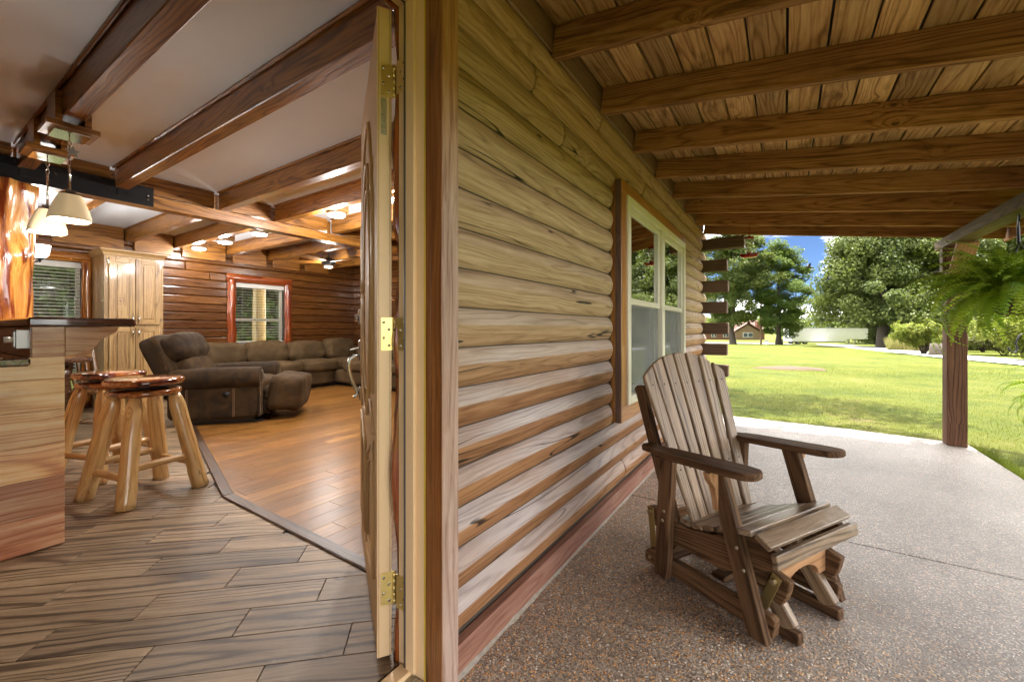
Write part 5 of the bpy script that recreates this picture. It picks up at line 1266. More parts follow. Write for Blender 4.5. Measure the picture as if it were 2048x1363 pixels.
    # fan of seven back slats in a leaning plane
    y0, z0, y1, z1 = 0.365, 0.262, 0.600, 0.965
    L = math.hypot(y1 - y0, z1 - z0); g = Vector((0, (y1 - y0) / L, (z1 - z0) / L)); nrm = Vector((0, g.z, -g.y))
    N = 7; wb, wt = 0.405, 0.590
    for i in range(N):
        a, b = i / N, (i + 1) / N
        def px(u, k): return -(wb / 2) + u * wb + (-(wt - wb) / 2 + u * (wt - wb)) * k
        gap = 0.0068
        kt = lambda u: 1.0 - 0.15 * abs(2 * u - 1) ** 2.0
        us = [a + (b - a) * j / 6 for j in range(7)]
        pts = [(px(a, 0.0) + gap, 0.0), (px(b, 0.0) - gap, 0.0)]
        top = []
        for j, u in enumerate(us):
            k = kt(u); x = px(u, k); x += gap if j == 0 else (-gap if j == 6 else 0); top.append((x, k * L))
        pts += top[::-1]
        cxx = sum(p[0] for p in pts) / len(pts)
        # local X up the slat
        loc = [(p[1], -(p[0] - cxx)) for p in pts]
        c0 = Vector((cxx, y0, z0))
        curve = 0.012 * (abs(i - 3) / 3) ** 2
        c0 = c0 - nrm * curve
        Mx = Matrix(((0, -1, 0, c0.x), (g.y, 0, nrm.y, c0.y), (g.z, 0, nrm.z, c0.z), (0, 0, 0, 1)))
        # third axis must follow X x Y
        xa = Vector((0, g.y, g.z)); ya = Vector((-1, 0, 0)); za = xa.cross(ya)
        Mx = Matrix(((xa.x, ya.x, za.x, c0.x), (xa.y, ya.y, za.y, c0.y), (xa.z, ya.z, za.z, c0.z), (0, 0, 0, 1)))
        o = link('back_slat', prismmesh(loc, 0.020, 0.004), SL_, t, Mx)
        mb = MB()
        for k in (0.30, 0.80): 
            p = c0 + g * (k * L) - nrm * 0.0101 + Vector((px((a + b) / 2, k) - cxx, 0, 0)); q = p - nrm * 0.0012
            mb.tube([tuple(p + nrm * 0.004), tuple(q)], 0.0040, 8)
            mb.tube([tuple(p + nrm * 0.0201 - nrm * 0.004), tuple(p + nrm * 0.0215)], 0.0040, 8)
        mb.link('screw', M['blackplastic'], t)
    for k, hw in ((0.30, 0.235), (0.80, 0.23)):
        p = Vector((0, y0, z0)) + g * (k * L) + nrm * 0.026
        Lc, Mm, _ = frame((-hw, p.y, p.z), (hw, p.y, p.z), tuple(g)); link('back_rail', boxmesh(Lc, 0.026, 0.060, 0.003), G, t, Mm)
glider()

# ------------------------------------------------------------------ hummingbird feeder under the rafters
def feeder():
    t = thing('hummingbird_feeder', 'red and clear hummingbird feeder hanging from a rafter', 'feeder', (5.16, 0.323, 1.815))
    zr = zb(0.323) - 1.815
    mb = MB(); mb.tube([(0, 0, zr + 0.02), (0, 0, zr - 0.02), (0.016, 0, zr - 0.035), (0.012, 0, zr - 0.055), (0, 0, zr - 0.06), (-0.014, 0, zr - 0.075), (-0.008, 0, zr - 0.098), (0.004, 0, zr - 0.104)], 0.0028, 6)
    mb.link('hook', M['red'], t)
    top = zr - 0.105
    lathe('cap', [(0.006, top), (0.014, top - 0.012), (0.046, top - 0.018), (0.050, top - 0.034), (0.046, top - 0.036)], M['red'], t, 20)
    lathe('bottle', [(0.045, top - 0.036), (0.047, top - 0.075), (0.044, top - 0.115), (0.026, top - 0.150), (0.022, top - 0.172)], M['bottle'], t, 20)
    lathe('collar', [(0.024, top - 0.172), (0.030, top - 0.180), (0.032, top - 0.200), (0.045, top - 0.206)], M['plastic'], t, 20)
    lathe('feeding_tray', [(0.040, top - 0.203), (0.078, top - 0.208), (0.088, top - 0.216), (0.074, top - 0.236), (0.03, top - 0.242)], M['red'], t, 24, None, lambda a, z: 1 + 0.10 * math.cos(6 * a) * (1 if z < -0.0 else 1))
    for i in range(6):
        a = R(60 * i); lathe('port', [(0.004, 0), (0.016, 0.004), (0.018, 0.010), (0.006, 0.013)], M['red'], t, 8, T(0.082 * math.cos(a), 0.082 * math.sin(a), top - 0.212))
feeder()
def bird(p, rz, label, s=1.0):
    t = thing('hummingbird', label, 'bird', p, rz, 'hummingbirds in flight')
    v, f = tube_vf([(-0.055 * s, 0, -0.006 * s), (-0.03 * s, 0, 0), (-0.005 * s, 0, 0.004 * s), (0.018 * s, 0, 0.012 * s), (0.030 * s, 0, 0.018 * s), (0.038 * s, 0, 0.018 * s), (0.066 * s, 0, 0.016 * s)],
                   [0.006 * s, 0.010 * s, 0.014 * s, 0.011 * s, 0.009 * s, 0.003 * s, 0.0006 * s], 8)
    link('body', mesh_from('body', v, f, True), M['bird'], t)
    for sg in (-1, 1):
        w = [(0.012, 0.008 * sg, 0.006), (0.016, 0.03 * sg, 0.030), (0.000, 0.058 * sg, 0.060), (-0.014, 0.045 * sg, 0.045), (-0.012, 0.010 * sg, 0.006)]
        v = [tuple(q * s for q in p_) for p_ in w] + [tuple(q * s for q in (p_[0], p_[1], p_[2] - 0.0012)) for p_ in w]
        f = [(0, 1, 2, 3, 4), (9, 8, 7, 6, 5)] + [(i, (i + 1) % 5, 5 + (i + 1) % 5, 5 + i) for i in range(5)]
        link('wing', mesh_from('wing', v, f), M['bird'], t)
bird(ray(1618, 535) * 5.6 + Vector((0, 0, CAMZ)), R(100), 'hovering hummingbird close to the first lawn trees')
bird(ray(1657, 558) * 7.6 + Vector((0, 0, CAMZ)), R(60), 'smaller hummingbird flying beside the cloud gap')

# ------------------------------------------------------------------ hanging ferns
def frond_mesh(L, droop, width, seed, n=26):
    r = random.Random(seed); v = []; f = []
    pts = []; p = Vector((0, 0, 0)); a = R(58); 
    for i in range(n + 1):
        pts.append((p.copy(), a)); t = i / n
        st = L / n; p = p + Vector((math.cos(a), 0.0, math.sin(a))) * st; a -= R(droop) / n * (0.5 + 1.1 * t)
    # rachis
    tube_vf([q[0] for q in pts], [0.0022 * (1 - 0.8 * i / n) for i in range(n + 1)], 4, v, f)
    for i in range(2, n + 1):
        t = i / n; w = width * (math.sin(math.pi * min(1, 0.12 + 0.88 * t) ** 0.8) ** 0.6) * (1 - 0.55 * t) + 0.004
        q, an = pts[i]; tx = Vector((math.cos(an), 0, math.sin(an))); nz = Vector((-math.sin(an), 0, math.cos(an)))
        for s in (-1, 1):
            l = w * r.uniform(0.85, 1.1); hw = L / n * 0.36
            d = (Vector((0, s, 0)) * 0.93 + tx * 0.28 - nz * r.uniform(0.02, 0.30)).normalized()
            b = len(v)
            m1, m2 = q + d * l * 0.35, q + d * l * 0.75
            v += [tuple(q - tx * hw * 0.6), tuple(m1 - tx * hw + nz * 0.002), tuple(m2 - tx * hw * 0.7), tuple(q + d * l), tuple(m2 + tx * hw * 0.7), tuple(m1 + tx * hw + nz * 0.002), tuple(q + tx * hw * 0.6)]
            f += [(b, b + 1, b + 5, b + 6), (b + 1, b + 2, b + 4, b + 5), (b + 2, b + 3, b + 4)]
    return mesh_from('frond', v, f)
FR = [frond_mesh(0.62, 120, 0.062, 1), frond_mesh(0.52, 150, 0.055, 2), frond_mesh(0.56, 95, 0.060, 3), frond_mesh(0.44, 70, 0.050, 4), frond_mesh(0.60, 165, 0.058, 5)]
def fern(loc, label, zhook, n=120, seed=0, sc_=1.0):
    t = thing('hanging_fern', label, 'plant', loc); r = random.Random(seed)
    lathe('basket', [(0.05, -0.17), (0.10, -0.16), (0.135, -0.08), (0.15, 0.0), (0.14, 0.0), (0.12, -0.03), (0.0001, -0.035)], M['coir'], t, 20)
    for i in range(3):
        a = R(20 + 120 * i); tube('chain', [(0.145 * math.cos(a), 0.145 * math.sin(a), -0.005), (0.05 * math.cos(a), 0.05 * math.sin(a), 0.22), (0, 0, 0.32)], 0.003, M['iron'], t, 6)
    tube('hook', [(0, 0, 0.315), (0.006, 0, 0.34), (0.012, 0, 0.42), (0.004, 0, 0.52), (-0.006, 0, zhook - loc[2] - 0.05), (-0.012, 0, zhook - loc[2] - 0.02), (-0.004, 0, zhook - loc[2]), (0.008, 0, zhook - loc[2] - 0.015)], [0.009, 0.009, 0.008, 0.0045, 0.004, 0.004, 0.004, 0.004], M['iron'], t, 6)
    for i in range(n):
        me = FR[r.randrange(len(FR))]; az = r.uniform(0, 2 * math.pi); el = r.uniform(-62, 34); s = r.uniform(0.75, 1.12) * sc_
        rr = r.uniform(0.02, 0.12)
        mx = T(rr * math.cos(az), rr * math.sin(az), -0.02) @ Matrix.Rotation(az, 4, 'Z') @ Matrix.Rotation(R(-el), 4, 'Y') @ Matrix.Rotation(R(r.uniform(-35, 35)), 4, 'X') @ Matrix.Scale(s, 4)
        link('frond', me, M['fern'], t, mx)
fern((4.26, -1.33, 1.345), 'lush green fern in a dark hanging basket beside the porch post', 1.862, 230, 5, 1.0)
fern((5.614, -2.10, 0.50), 'lower hanging fern on the black iron hook stand', 0.93, 90, 9, 0.85)
def hook_stand():
    t = thing('hook_stand', 'black iron plant stand with scrolled hooks on the lawn', 'plant stand', (5.45, -1.85, zg(5.7)), R(123))
    z = -zg(5.7)
    tube('pole', [(0, 0, -0.10), (0, 0, z + 1.02)], 0.008, M['iron'], t, 8)
    def scroll(sg, z0, name='scroll_hook', r=0.006):
        tube(name, [(0, 0, z0), (0.06 * sg, 0, z0 + 0.09), (0.15 * sg, 0, z0 + 0.13), (0.22 * sg, 0, z0 + 0.10), (0.25 * sg, 0, z0 + 0.03), (0.235 * sg, 0, z0 - 0.02), (0.26 * sg, 0, z0 - 0.05), (0.30 * sg, 0, z0 - 0.035), (0.315 * sg, 0, z0 + 0.0)], r, M['iron'], t, 8)
    scroll(1, z + 0.93); scroll(-1, z + 0.93)
    tube('ground_fork', [(-0.12, 0, -0.02), (-0.11, 0, 0.06), (0, 0, 0.07), (0.11, 0, 0.06), (0.12, 0, -0.02)], 0.006, M['iron'], t, 6)
hook_stand()
# ------------------------------------------------------------------ foliage
def tint_attr(me, vals):
    a = me.attributes.new('tint', 'FLOAT', 'POINT'); a.data.foreach_set('value', vals)
def add_leaf(v, f, tn, p, n, size, r, t):
    a = Vector((r.gauss(0, 1), r.gauss(0, 1), r.gauss(0, 1))); x = (a - n * a.dot(n))
    if x.length < 1e-4: x = Vector((1, 0, 0))
    x.normalize(); y = n.cross(x); s = size * r.uniform(0.6, 1.25); b = len(v)
    w = s * 0.36; d = n * (s * 0.12)
    for q in (p - x * s * 0.5 - d, p - y * w + d, p + x * s * 0.55 - d, p + y * w + d): v.append((q.x, q.y, q.z))
    f.append((b, b + 1, b + 2, b + 3)); tn += [t] * 4
def crown_mesh(seed, H, base, rx, clumps, per, leaf, shape='oval', cr=1.5, flat=0.72):
    """leaf mass of a tree, plus the clump centres its limbs reach for"""
    r = random.Random(seed); v = []; f = []; tn = []; cs = []
    for i in range(clumps):
        for _ in range(60):
            u = r.random(); z = base + (H - base) * u
            if shape == 'oval': prof = math.sin(math.pi * min(1.0, 0.10 + 0.92 * u)) ** 0.6
            elif shape == 'cone': prof = max(0.10, 1.02 - 1.0 * u) * (0.8 + 0.2 * math.sin(math.pi * min(1, u * 3)))
            elif shape == 'low': prof = (1 - u ** 2.2) ** 0.5 * (0.75 + 0.25 * math.sin(math.pi * u))
            else: prof = 1.0 - 0.75 * abs(u - 0.35)
            an = r.uniform(0, 2 * math.pi)
            rad = rx * prof * (0.80 + 0.35 * noise.noise(Vector((math.cos(an) * 1.3 + seed, math.sin(an) * 1.3, u * 3.5))))
            k = r.random() ** 0.42
            c = Vector((math.cos(an) * rad * k, math.sin(an) * rad * k, z + 0.5 * noise.noise(Vector((an * 2, u * 9, seed)))))
            if all((c - q[0]).length > cr * 0.62 for q in cs): break
        cs.append((c, k))
        R_ = cr * r.uniform(0.65, 1.25); out = Vector((c.x, c.y, (c.z - (base + (H - base) * 0.35)) * 0.8)).normalized()
        ct = r.uniform(-0.32, 0.32)
        for _ in range(int(per * r.uniform(0.7, 1.3))):
            d = Vector((r.gauss(0, 1), r.gauss(0, 1), r.gauss(0, 1))).normalized()
            q = c + Vector((d.x, d.y, d.z * flat)) * R_ * (r.random() ** 0.45)
            nn = (d * 0.6 + out * 0.5 + Vector((0, 0, 0.7)) + Vector((r.gauss(0, .45), r.gauss(0, .45), r.gauss(0, .45)))).normalized()
            add_leaf(v, f, tn, q, nn, leaf, r, min(1, max(0, r.uniform(0.1, 0.9) + ct)))
    me = mesh_from('crown', v, f); tint_attr(me, tn)
    return me, [c for c, k in cs]
def trunk_mesh(seed, H, r0, centres, base, limbs=12, lean=(0, 0)):
    r = random.Random(seed); v = []; f = []
    n = 9; path = []; rad = []
    for i in range(n):
        t = i / (n - 1); z = H * 0.82 * t
        path.append((lean[0] * t + 0.25 * r0 * noise.noise(Vector((t * 4, seed, 0))) * 3, lean[1] * t + 0.25 * r0 * noise.noise(Vector((t * 4, seed, 9))) * 3, z))
        rad.append(r0 * (1.0 - 0.86 * t) * (1 + 0.55 * math.exp(-t * 16)))
    path.insert(0, (path[0][0], path[0][1], -0.5)); rad.insert(0, rad[0] * 1.1)
    tube_vf(path, rad, 10, v, f)
    cc = list(centres); r.shuffle(cc)
    for c in cc[:limbs]:
        z0 = max(base * 0.75, min(c.z - 1.0 - 0.35 * math.hypot(c.x, c.y), H * 0.7)); t = z0 / (H * 0.82)
        i = min(n - 2, max(0, int(t * (n - 1)))); k = t * (n - 1) - i
        p = Vector(path[i + 1]).lerp(Vector(path[i + 2]), max(0, min(1, k)))
        m = p.lerp(c, 0.5) + Vector((0, 0, 0.3)); rr = max(0.05, r0 * (1 - 0.86 * t) * 0.5)
        tube_vf([p, m, c], [rr, rr * 0.6, rr * 0.2], 6, v, f)
    return mesh_from('trunk', v, f, True)
VAR = {}
def variety(key, seed, H, base, rx, clumps, per, leaf, shape, cr, r0, limbs=14):
    cm, cs = crown_mesh(seed, H, base, rx, clumps, per, leaf, shape, cr); tm = trunk_mesh(seed, H, r0, cs, base, limbs); VAR[key] = (cm, tm)
variety('oak', 3, 23.0, 3.6, 7.4, 130, 330, 0.36, 'oval', 1.55, 0.42)
variety('maple', 8, 24.0, 2.6, 6.2, 125, 330, 0.36, 'oval', 1.45, 0.40)
variety('spread', 21, 29.0, 3.8, 13.0, 230, 290, 0.40, 'cone', 1.75, 0.62, 22)
variety('wood', 33, 22.0, 1.0, 7.2, 110, 190, 0.55, 'low', 1.9, 0.40)
def tree(name, label, p, key, leafmat, s=1.0, rz=0.0, group=None, sxy=None):
    t = thing(name, label, 'tree', p, rz, group); cm, tm = VAR[key]; q = sxy or s
    Mx = Matrix.Diagonal((q, q, s, 1))
    link('crown', cm, leafmat, t, Mx); link('trunk', tm, M['bark'], t, Mx)
    return t
tree('oak_tree', 'tall open oak on the lawn behind the hummingbird feeder', at_dist(1466, 85), 'oak', M['leaf_a'], 1.0, 0.4)
tree('maple_tree', 'tall narrow leafy tree beside the wooden utility pole', at_dist(1557, 88), 'maple', M['leaf_b'], 0.76, 1.2, None, 0.92)
tree('shade_tree', 'huge spreading shade tree overhanging the white trailer', at_dist(1768, 76), 'spread', M['leaf_c'], 1.0, 2.2)
bk = 'trees of the wood behind the driveway'
for i, (u, r, s, m, k) in enumerate(((1775, 122, 1.1, 'leaf_a', 'wood'), (1812, 112, 1.1, 'leaf_a', 'wood'), (1868, 84, 1.0, 'leaf_c', 'spread'), (1905, 118, 1.25, 'leaf_a', 'wood'), (1945, 100, 1.15, 'leaf_a', 'wood'),
          (1985, 122, 1.3, 'leaf_c', 'wood'), (2035, 92, 1.15, 'leaf_c', 'wood'), (2110, 100, 1.2, 'leaf_a', 'wood'), (2190, 88, 1.1, 'leaf_c', 'wood'), (2300, 92, 1.15, 'leaf_a', 'wood'), (2450, 84, 1.1, 'leaf_c', 'wood'), (2700, 80, 1.1, 'leaf_a', 'wood'), (3100, 76, 1.1, 'leaf_c', 'wood'))):
    tree('woodland_tree', 'dense leafy woodland tree among the trees behind the driveway', at_dist(u, r), k, M[m], s, i * 1.7, bk)
for i, (x, y, s) in enumerate(((1.5, 27, 0.7), (4.5, 23, 0.62), (7.5, 27, 0.72), (10.5, 24, 0.66), (14.0, 26, 0.75), (-2.5, 24, 0.66), (17.5, 30, 0.8), (-7, 27, 0.75), (6, 34, 0.95), (12, 36, 1.0), (1, 36, 0.95))):
    tree('yard_tree', 'green leafy tree seen through the back windows', (x, y, zg(math.hypot(x, y))), 'wood', M['leaf_b'] if i % 2 else M['leaf_a'], s, i * 2.1, 'trees behind the cabin')
# tree by the cabin corner whose high crown throws the dapple on the lawn
def corner_tree():
    r = random.Random(5); v = []; f = []; tn = []
    t = thing('corner_tree', 'leaning tree behind the cabin corner shading the lawn', 'tree', (9.4, 3.6, zg(10)))
    cs = []
    for i in range(26):
        c = Vector((r.uniform(-2.6, 1.6), -4.3 + r.uniform(-1.7, 1.6), 6.3 + r.uniform(0, 2.6))); cs.append(c)
        for _ in range(110):
            d = Vector((r.gauss(0, 1), r.gauss(0, 1), r.gauss(0, 1))).normalized(); q = c + d * 0.62 * r.random() ** 0.4
            add_leaf(v, f, tn, q, (d + Vector((0, 0, 1.2))).normalized(), 0.17, r, r.random())
    me = mesh_from('crown', v, f); tint_attr(me, tn); link('crown', me, M['leaf_a'], t)
    v = []; f = []
    tube_vf([(0, 0, -0.3), (0, 0.0, 1.0), (-0.1, -0.6, 3.0), (-0.3, -2.2, 5.2), (-0.5, -4.0, 7.2)], [0.24, 0.20, 0.16, 0.12, 0.05], 10, v, f)
    for c in cs[::2]: tube_vf([(-0.3, -2.6, 5.6), ((c.x - 0.4) / 2, (c.y - 3.4) / 2, (c.z + 6.2) / 2), c], [0.06, 0.04, 0.015], 6, v, f)
    link('trunk', mesh_from('trunk', v, f, True), M['bark'], t)
corner_tree()
# shrubs
def shrub(name, label, p, H, W, stems, clumps, per, leaf, leafmat, seed, arch=0.0):
    r = random.Random(seed); t = thing(name, label, 'shrub', p); v = []; f = []; tn = []; sv = []; sf = []
    for i in range(stems):
        a = r.uniform(0, 2 * math.pi); tip = Vector((math.cos(a), math.sin(a), 0)) * W * 0.5 * r.uniform(0.15, 1.0); tip.z = H * r.uniform(0.55, 1.0) * (1 - 0.35 * (math.hypot(tip.x, tip.y) / (W * 0.5)))
        mid = Vector((tip.x * 0.4, tip.y * 0.4, tip.z * (0.6 + arch)))
        tube_vf([(r.uniform(-.1, .1), r.uniform(-.1, .1), -0.05), mid, tip], [0.045 * H / 4, 0.03 * H / 4, 0.008], 6, sv, sf)
        m = max(2, clumps // stems)
        for j in range(m):
            k = 0.30 + 0.70 * (j + r.random()) / m
            c = (Vector((0, 0, 0)).lerp(mid, k / 0.5) if k < 0.5 else mid.lerp(tip, (k - 0.5) / 0.5)) + Vector((r.gauss(0, 1), r.gauss(0, 1), r.gauss(0, .6))) * W * 0.06
            c.z = max(c.z, 0.10 * H)
            for _ in range(per):
                d = Vector((r.gauss(0, 1), r.gauss(0, 1), r.gauss(0, 1))).normalized(); q = c + d * W * 0.085 * r.random() ** 0.5
                add_leaf(v, f, tn, q, (d * 0.8 + Vector((0, 0, 0.9))).normalized(), leaf, r, r.random())
    me = mesh_from('leaves', v, f); tint_attr(me, tn); link('foliage', me, leafmat, t); link('stems', mesh_from('stems', sv, sf, True), M['twig'], t)
    return t
shrub('round_shrub', 'large olive green shrub on bare stems behind the porch post', on_ground(1966, 704), 4.9, 5.4, 22, 200, 90, 0.15, M['leaf_o'], 4)
shrub('arching_shrub', 'pale yellow green shrub with arching branches beside the driveway', at_dist(1846, 44), 3.0, 4.4, 20, 140, 70, 0.17, M['leaf_y'], 6, 0.25)
shrub('yellow_shrub', 'yellowing leafy shrub beside the olive shrub', at_dist(2062, 36), 4.2, 4.8, 18, 160, 90, 0.17, M['leaf_y'], 9)
shrub('dark_shrub', 'olive shrub in the hedge across the driveway', at_dist(2010, 48), 3.8, 6.0, 18, 160, 90, 0.20, M['leaf_o'], 12)
shrub('low_shrub', 'low dark green shrub at the foot of the narrow tree', at_dist(1592, 98), 4.5, 6.0, 18, 140, 90, 0.30, M['leaf_a'], 15)
shrub('low_shrub', 'bushy undergrowth at the foot of the shade tree', at_dist(1765, 112), 6.0, 14.0, 26, 260, 90, 0.34, M['leaf_a'], 17)
shrub('low_shrub', 'bushy undergrowth left of the arching shrub', at_dist(1815, 78), 4.0, 9.0, 22, 200, 90, 0.32, M['leaf_c'], 19)
shrub('low_shrub', 'bushy undergrowth hidden behind the porch post', at_dist(1900, 72), 4.5, 12.0, 24, 240, 90, 0.32, M['leaf_a'], 23)
def blades(name, mat, pts_fn, n, h0, h1, w, seed, lean=0.5):
    r = random.Random(seed); v = []; f = []; tn = []
    for _ in range(n):
        p = pts_fn(r)
        if p is None: continue
        h = r.uniform(h0, h1); a = r.uniform(0, 2 * math.pi); l = r.uniform(0, lean) * h; b = r.uniform(0, 2 * math.pi); ww = w * r.uniform(0.6, 1.4)
        dx, dy = math.cos(a) * ww, math.sin(a) * ww; k = len(v)
        v += [(p.x - dx, p.y - dy, p.z - 0.01), (p.x + dx, p.y + dy, p.z - 0.01), (p.x + l * math.cos(b), p.y + l * math.sin(b), p.z + h)]
        f.append((k, k + 1, k + 2)); t = min(1, max(0, 0.5 + 0.9 * noise.noise(Vector((p.x * 0.9, p.y * 0.9, 0))) + r.uniform(-0.3, 0.3))); tn += [t] * 3
    me = mesh_from(name, v, f); tint_attr(me, tn); return tag(link(name, me, mat), kind='stuff')
def in_slab(x, y): 
    if y < -1.45 or y > 8.0: return False
    if y > 0.9: return x < 6.0
    return x < 5.66 + 0.107 * (y + 1.44) + 0.015
def near_pt(r):
    # denser close to the slab
    d = 1.9 + 24.0 * r.random() ** 1.3; th = R(r.uniform(-88, 22)); q = Vector((math.cos(th) * d, math.sin(th) * d, 0))
    if in_slab(q.x, q.y): return None
    q.z = zg(math.hypot(q.x, q.y)); return q
tag(blades('grass', M['grass'], near_pt, 260000, 0.010, 0.030, 0.0032, 3), 'mown yellow green grass beside the porch slab', 'grass')
def edge_pt(r):
    if r.random() < 0.6:
        x = r.uniform(3.0, 5.7); y = -1.45 - abs(r.gauss(0, 0.05))
    else:
        y = r.uniform(-1.45, 0.7); x = 5.66 + 0.107 * (y + 1.44) + 0.02 + abs(r.gauss(0, 0.05))
    return Vector((x, y, -0.08))
tag(blades('grass_fringe', M['grass'], edge_pt, 9000, 0.05, 0.11, 0.003, 4, 0.7), 'longer grass growing along the slab edge', 'grass')
def weed_pt(r): u = r.uniform(1775, 1850); return at_dist(u, r.uniform(56, 66))
tag(blades('tall_weeds', M['weed'], weed_pt, 6000, 0.5, 1.5, 0.03, 6, 0.5), 'dry tall weeds at the edge of the wood', 'weeds')
# the wood that closes the view
def far_wood():
    r = random.Random(77); v = []; f = []; tn = []
    for i in range(900):
        u = r.uniform(1735, 2700) if r.random() < 0.80 else r.uniform(1380, 1735); near = u >= 1735
        R_ = r.uniform(125, 170) if near else r.uniform(330, 420)
        p = at_dist(u, R_); top = (24 if near else 13)
        c = Vector((p.x, p.y, p.z + top * r.random() ** 0.8)); s = 3.0 if near else 4.5
        for _ in range(46):
            d = Vector((r.gauss(0, 1), r.gauss(0, 1), r.gauss(0, 1))).normalized(); q = c + Vector((d.x, d.y, d.z * 0.8)) * s * r.random() ** 0.4
            add_leaf(v, f, tn, q, (d * 0.8 + Vector((0, 0, 0.8))).normalized(), 1.3 if near else 2.0, r, r.random())
    me = mesh_from('far_wood', v, f); tint_attr(me, tn); tag(link('far_wood', me, M['leaf_a']), 'distant green wood closing the view', 'woods', kind='stuff')
far_wood()

# ------------------------------------------------------------------ across the lawn
FACE = math.atan2(-CA, SA)      # local X = to the right in the view, local Y = away
def trailer():
    p = at_dist(1650, 100); t = thing('box_trailer', 'long white box trailer parked under the shade tree', 'trailer', p, FACE)
    Lx, z0, z1 = 14.4, 0.55, 3.10; h = Lx / 2
    prof = [(-h, z0), (h * 0.43, z0), (h * 0.43, z0 + 0.42), (h, z0 + 0.42), (h, z1), (-h, z1)]
    link('body', prismmesh(prof, 2.5, 0.03), M['white'], t, MXZ(0))
    for i in range(19):
        x = -h + 0.4 + i * (Lx - 0.8) / 18; zz = z0 + 0.02 if x < h * 0.42 else z0 + 0.45
        box('rib', (x - 0.025, -1.272, zz), (x + 0.025, -1.2505, z1 - 0.08), M['white'], t, 'z', 0.005)
    box('roof_rail', (-h, -1.285, z1 - 0.07), (h, -1.2505, z1 + 0.01), M['greypaint'], t, 'x', 0.005)
    for x in (-h + 1.4, -h + 2.6):
        for y in (-1.05, 1.05):
            w = lathe('wheel', [(0.30, -0.12), (0.46, -0.12), (0.48, -0.08), (0.48, 0.08), (0.46, 0.12), (0.30, 0.12)], M['tyre'], t, 20, T(x, y, 0.48) @ Matrix.Rotation(R(90), 4, 'X'))
            lathe('rim', [(0.0001, 0.06), (0.12, 0.09), (0.28, 0.085), (0.29, 0.121)], M['greypaint'], w, 16)
    box('underframe', (-h + 0.6, -0.9, 0.40), (h * 0.42, 0.9, z0 - 0.002), M['blackplastic'], t, 'x', 0.01)
    for y in (-0.8, 0.8): box('landing_leg', (h - 2.2, y - 0.06, 0.0), (h - 2.05, y + 0.06, z0 + 0.419), M['greypaint'], t, 'z', 0.01)
trailer()
def far_house():
    p = at_dist(1473, 142); t = thing('brick_house', 'low brick house with red roof and tall chimney beyond the lawn trees', 'house', p, FACE)
    box('wall', (-9.5, 0, -0.4), (2.8, 7, 2.6), M['brick'], t, 'x', 0.01)
    box('gable_wing', (-1.2, -2.2, -0.4), (5.6, 7, 2.6), M['stone'], t, 'x', 0.01)
    link('roof', prismmesh([(-0.7, 2.55), (7.7, 2.55), (3.5, 4.6)], 12.6, 0.02), M['shingle'], t, T(-3.6, 0, 0) @ MYZ(0))
    link('gable', prismmesh([(-1.0, 2.602), (5.4, 2.602), (2.2, 4.5)], 0.2), M['stone'], t, MXZ(-2.08))
    v = [(-1.9, -2.6, 2.45), (2.2, -2.6, 4.95), (6.3, -2.6, 2.45), (-1.9, 7.2, 2.45), (2.2, 7.2, 4.95), (6.3, 7.2, 2.45)]; v += [(x, y, z + 0.18) for x, y, z in v]
    f = [(0, 1, 4, 3), (1, 2, 5, 4), (6, 9, 10, 7), (7, 10, 11, 8), (0, 6, 7, 1), (1, 7, 8, 2), (3, 4, 10, 9), (4, 5, 11, 10), (0, 3, 9, 6), (2, 8, 11, 5)]
    link('roof', mesh_from('roof', v, f), M['shingle'], t)
    ch = box('chimney', (6.3, 0.2, -0.4), (7.8, 1.4, 5.3), M['brick'], t, 'z', 0.02)
    o = box('chimney_cap', (6.2, 0.1, 5.31), (7.9, 1.5, 5.55), M['stone'], t, 'x', 0.02)
    box('wall', (5.61, 1.0, -0.4), (9.0, 7, 2.6), M['brick'], t, 'x', 0.01)
    link('roof', prismmesh([(0.5, 2.62), (7.5, 2.62), (5.2, 6.0)], 3.2, 0.02), M['shingle'], t, T(7.55, 0, 0) @ MYZ(0))
    for (x0, x1, y) in ((0.7, 3.6, -2.2), (-4.0, -2.4, 0), (-7.5, -6.0, 0)):
        w = box('window', (x0, y - 0.06, 0.75), (x1, y - 0.002, 2.15), M['white'], t, 'x', 0.02)
        m = (x1 - x0) / 2
        for k in range(2):
            o = box('pane', (x0 + 0.1 + k * m, y - 0.075, 0.85), (x0 + m - 0.05 + k * m, y - 0.061, 2.05), M['winglass'], None, 'x', 0.0); o.parent = w; o.matrix_basis = w.matrix_basis.inverted() @ o.matrix_basis
far_house()
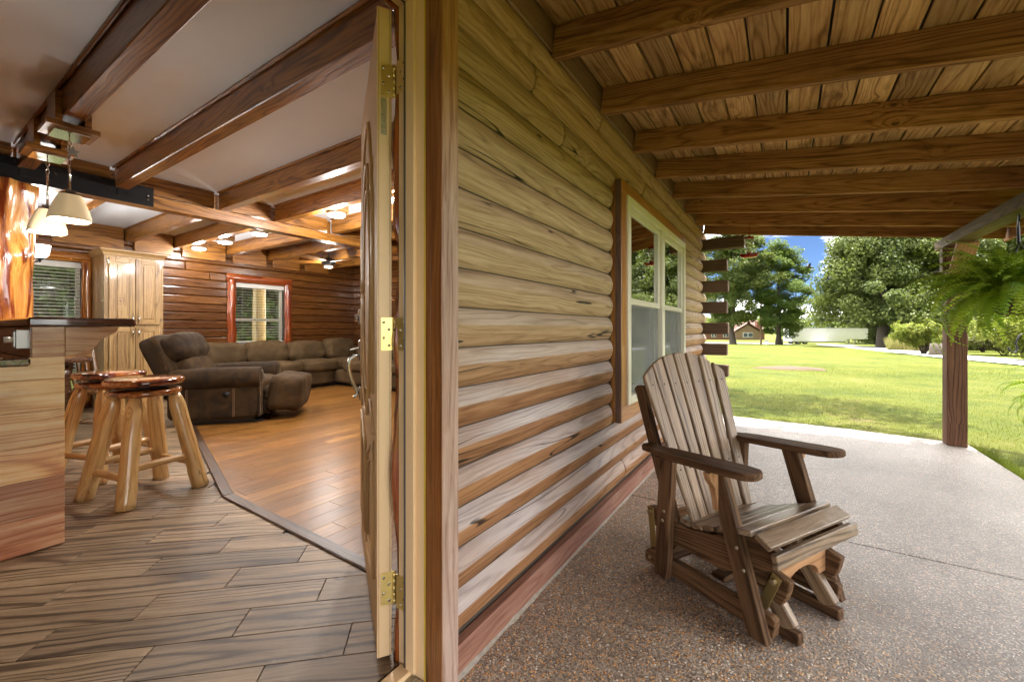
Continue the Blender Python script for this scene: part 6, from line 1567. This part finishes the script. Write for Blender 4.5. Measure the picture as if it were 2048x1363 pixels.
def pole(u, r, label, h=9.5):
    t = thing('utility_pole', label, 'pole', at_dist(u, r))
    lathe('pole_shaft', [(0.17, -0.4), (0.16, 0.0), (0.11, h)], M['polewood'], t, 12)
    bar('cross_arm', (-0.9, 0, h - 0.5), (0.9, 0, h - 0.5), 0.1, 0.12, M['polewood'], t)
pole(1522, 86, 'bare wooden utility pole between the two lawn trees'); pole(2330, 58, 'wooden utility pole beyond the hanging fern')
def wire(a, b, ra, rb, label):
    p, q = ray(*a) * ra / 1.0 + Vector((0, 0, CAMZ)), ray(*b) * rb + Vector((0, 0, CAMZ)); pts = []
    for i in range(17):
        t = i / 16; s = p.lerp(q, t); s.z -= 0.5 * 4 * t * (1 - t); pts.append(tuple(s))
    o = tube('power_line', pts, 0.022, M['wire'], None, 5); tag(o, label, 'cable', 'power lines crossing the wood')
wire((1524, 590), (2330, 494), 78, 38, 'upper power line crossing before the shade tree'); wire((1524, 609), (2330, 530), 78, 38, 'lower power line crossing before the shade tree')
bx_ = thing('utility_box', 'small pale utility box at the foot of the pole', 'box', at_dist(1533, 85)); box('cabinet', (-0.35, -0.3, -0.1), (0.35, 0.3, 0.62), M['white'], bx_, 'z', 0.02); box('lid', (-0.38, -0.33, 0.621), (0.38, 0.33, 0.72), M['greypaint'], bx_, 'x', 0.02)
sp_ = thing('marker_post', 'thin dark marker post beside the narrow tree', 'post', at_dist(1565, 86)); tube('shaft', [(0, 0, -0.1), (0, 0, 0.75)], 0.08, M['bark'], sp_, 8); lathe('post_cap', [(0.1, 0.75), (0.1, 0.9), (0.02, 0.95)], M['bark'], sp_, 8)
stp = thing('tree_stump', 'grey tree stump beside the arching shrub', 'stump', at_dist(1876, 41)); lathe('stump_wood', [(0.52, -0.1), (0.42, 0.25), (0.38, 0.85), (0.0001, 0.86)], M['bark'], stp, 14, None, lambda a, z: 1 + 0.1 * math.sin(5 * a))
# peeled log post of the back porch, seen through the sofa window
lp = thing('log_post', 'peeled log porch post outside the window above the sofa', 'post', (4.64, 9.6, zg(10)))
log_leg('post_shaft', (0, 0, -0.05), (0, 0, 2.9), 0.13, 0.12, lp, 5.0, M['peeled']); box('post_footing', (-0.16, -0.16, -0.1), (0.16, 0.16, 0.02), M['foam'], lp, 'z')
# second rail post and back-porch beam carried by it
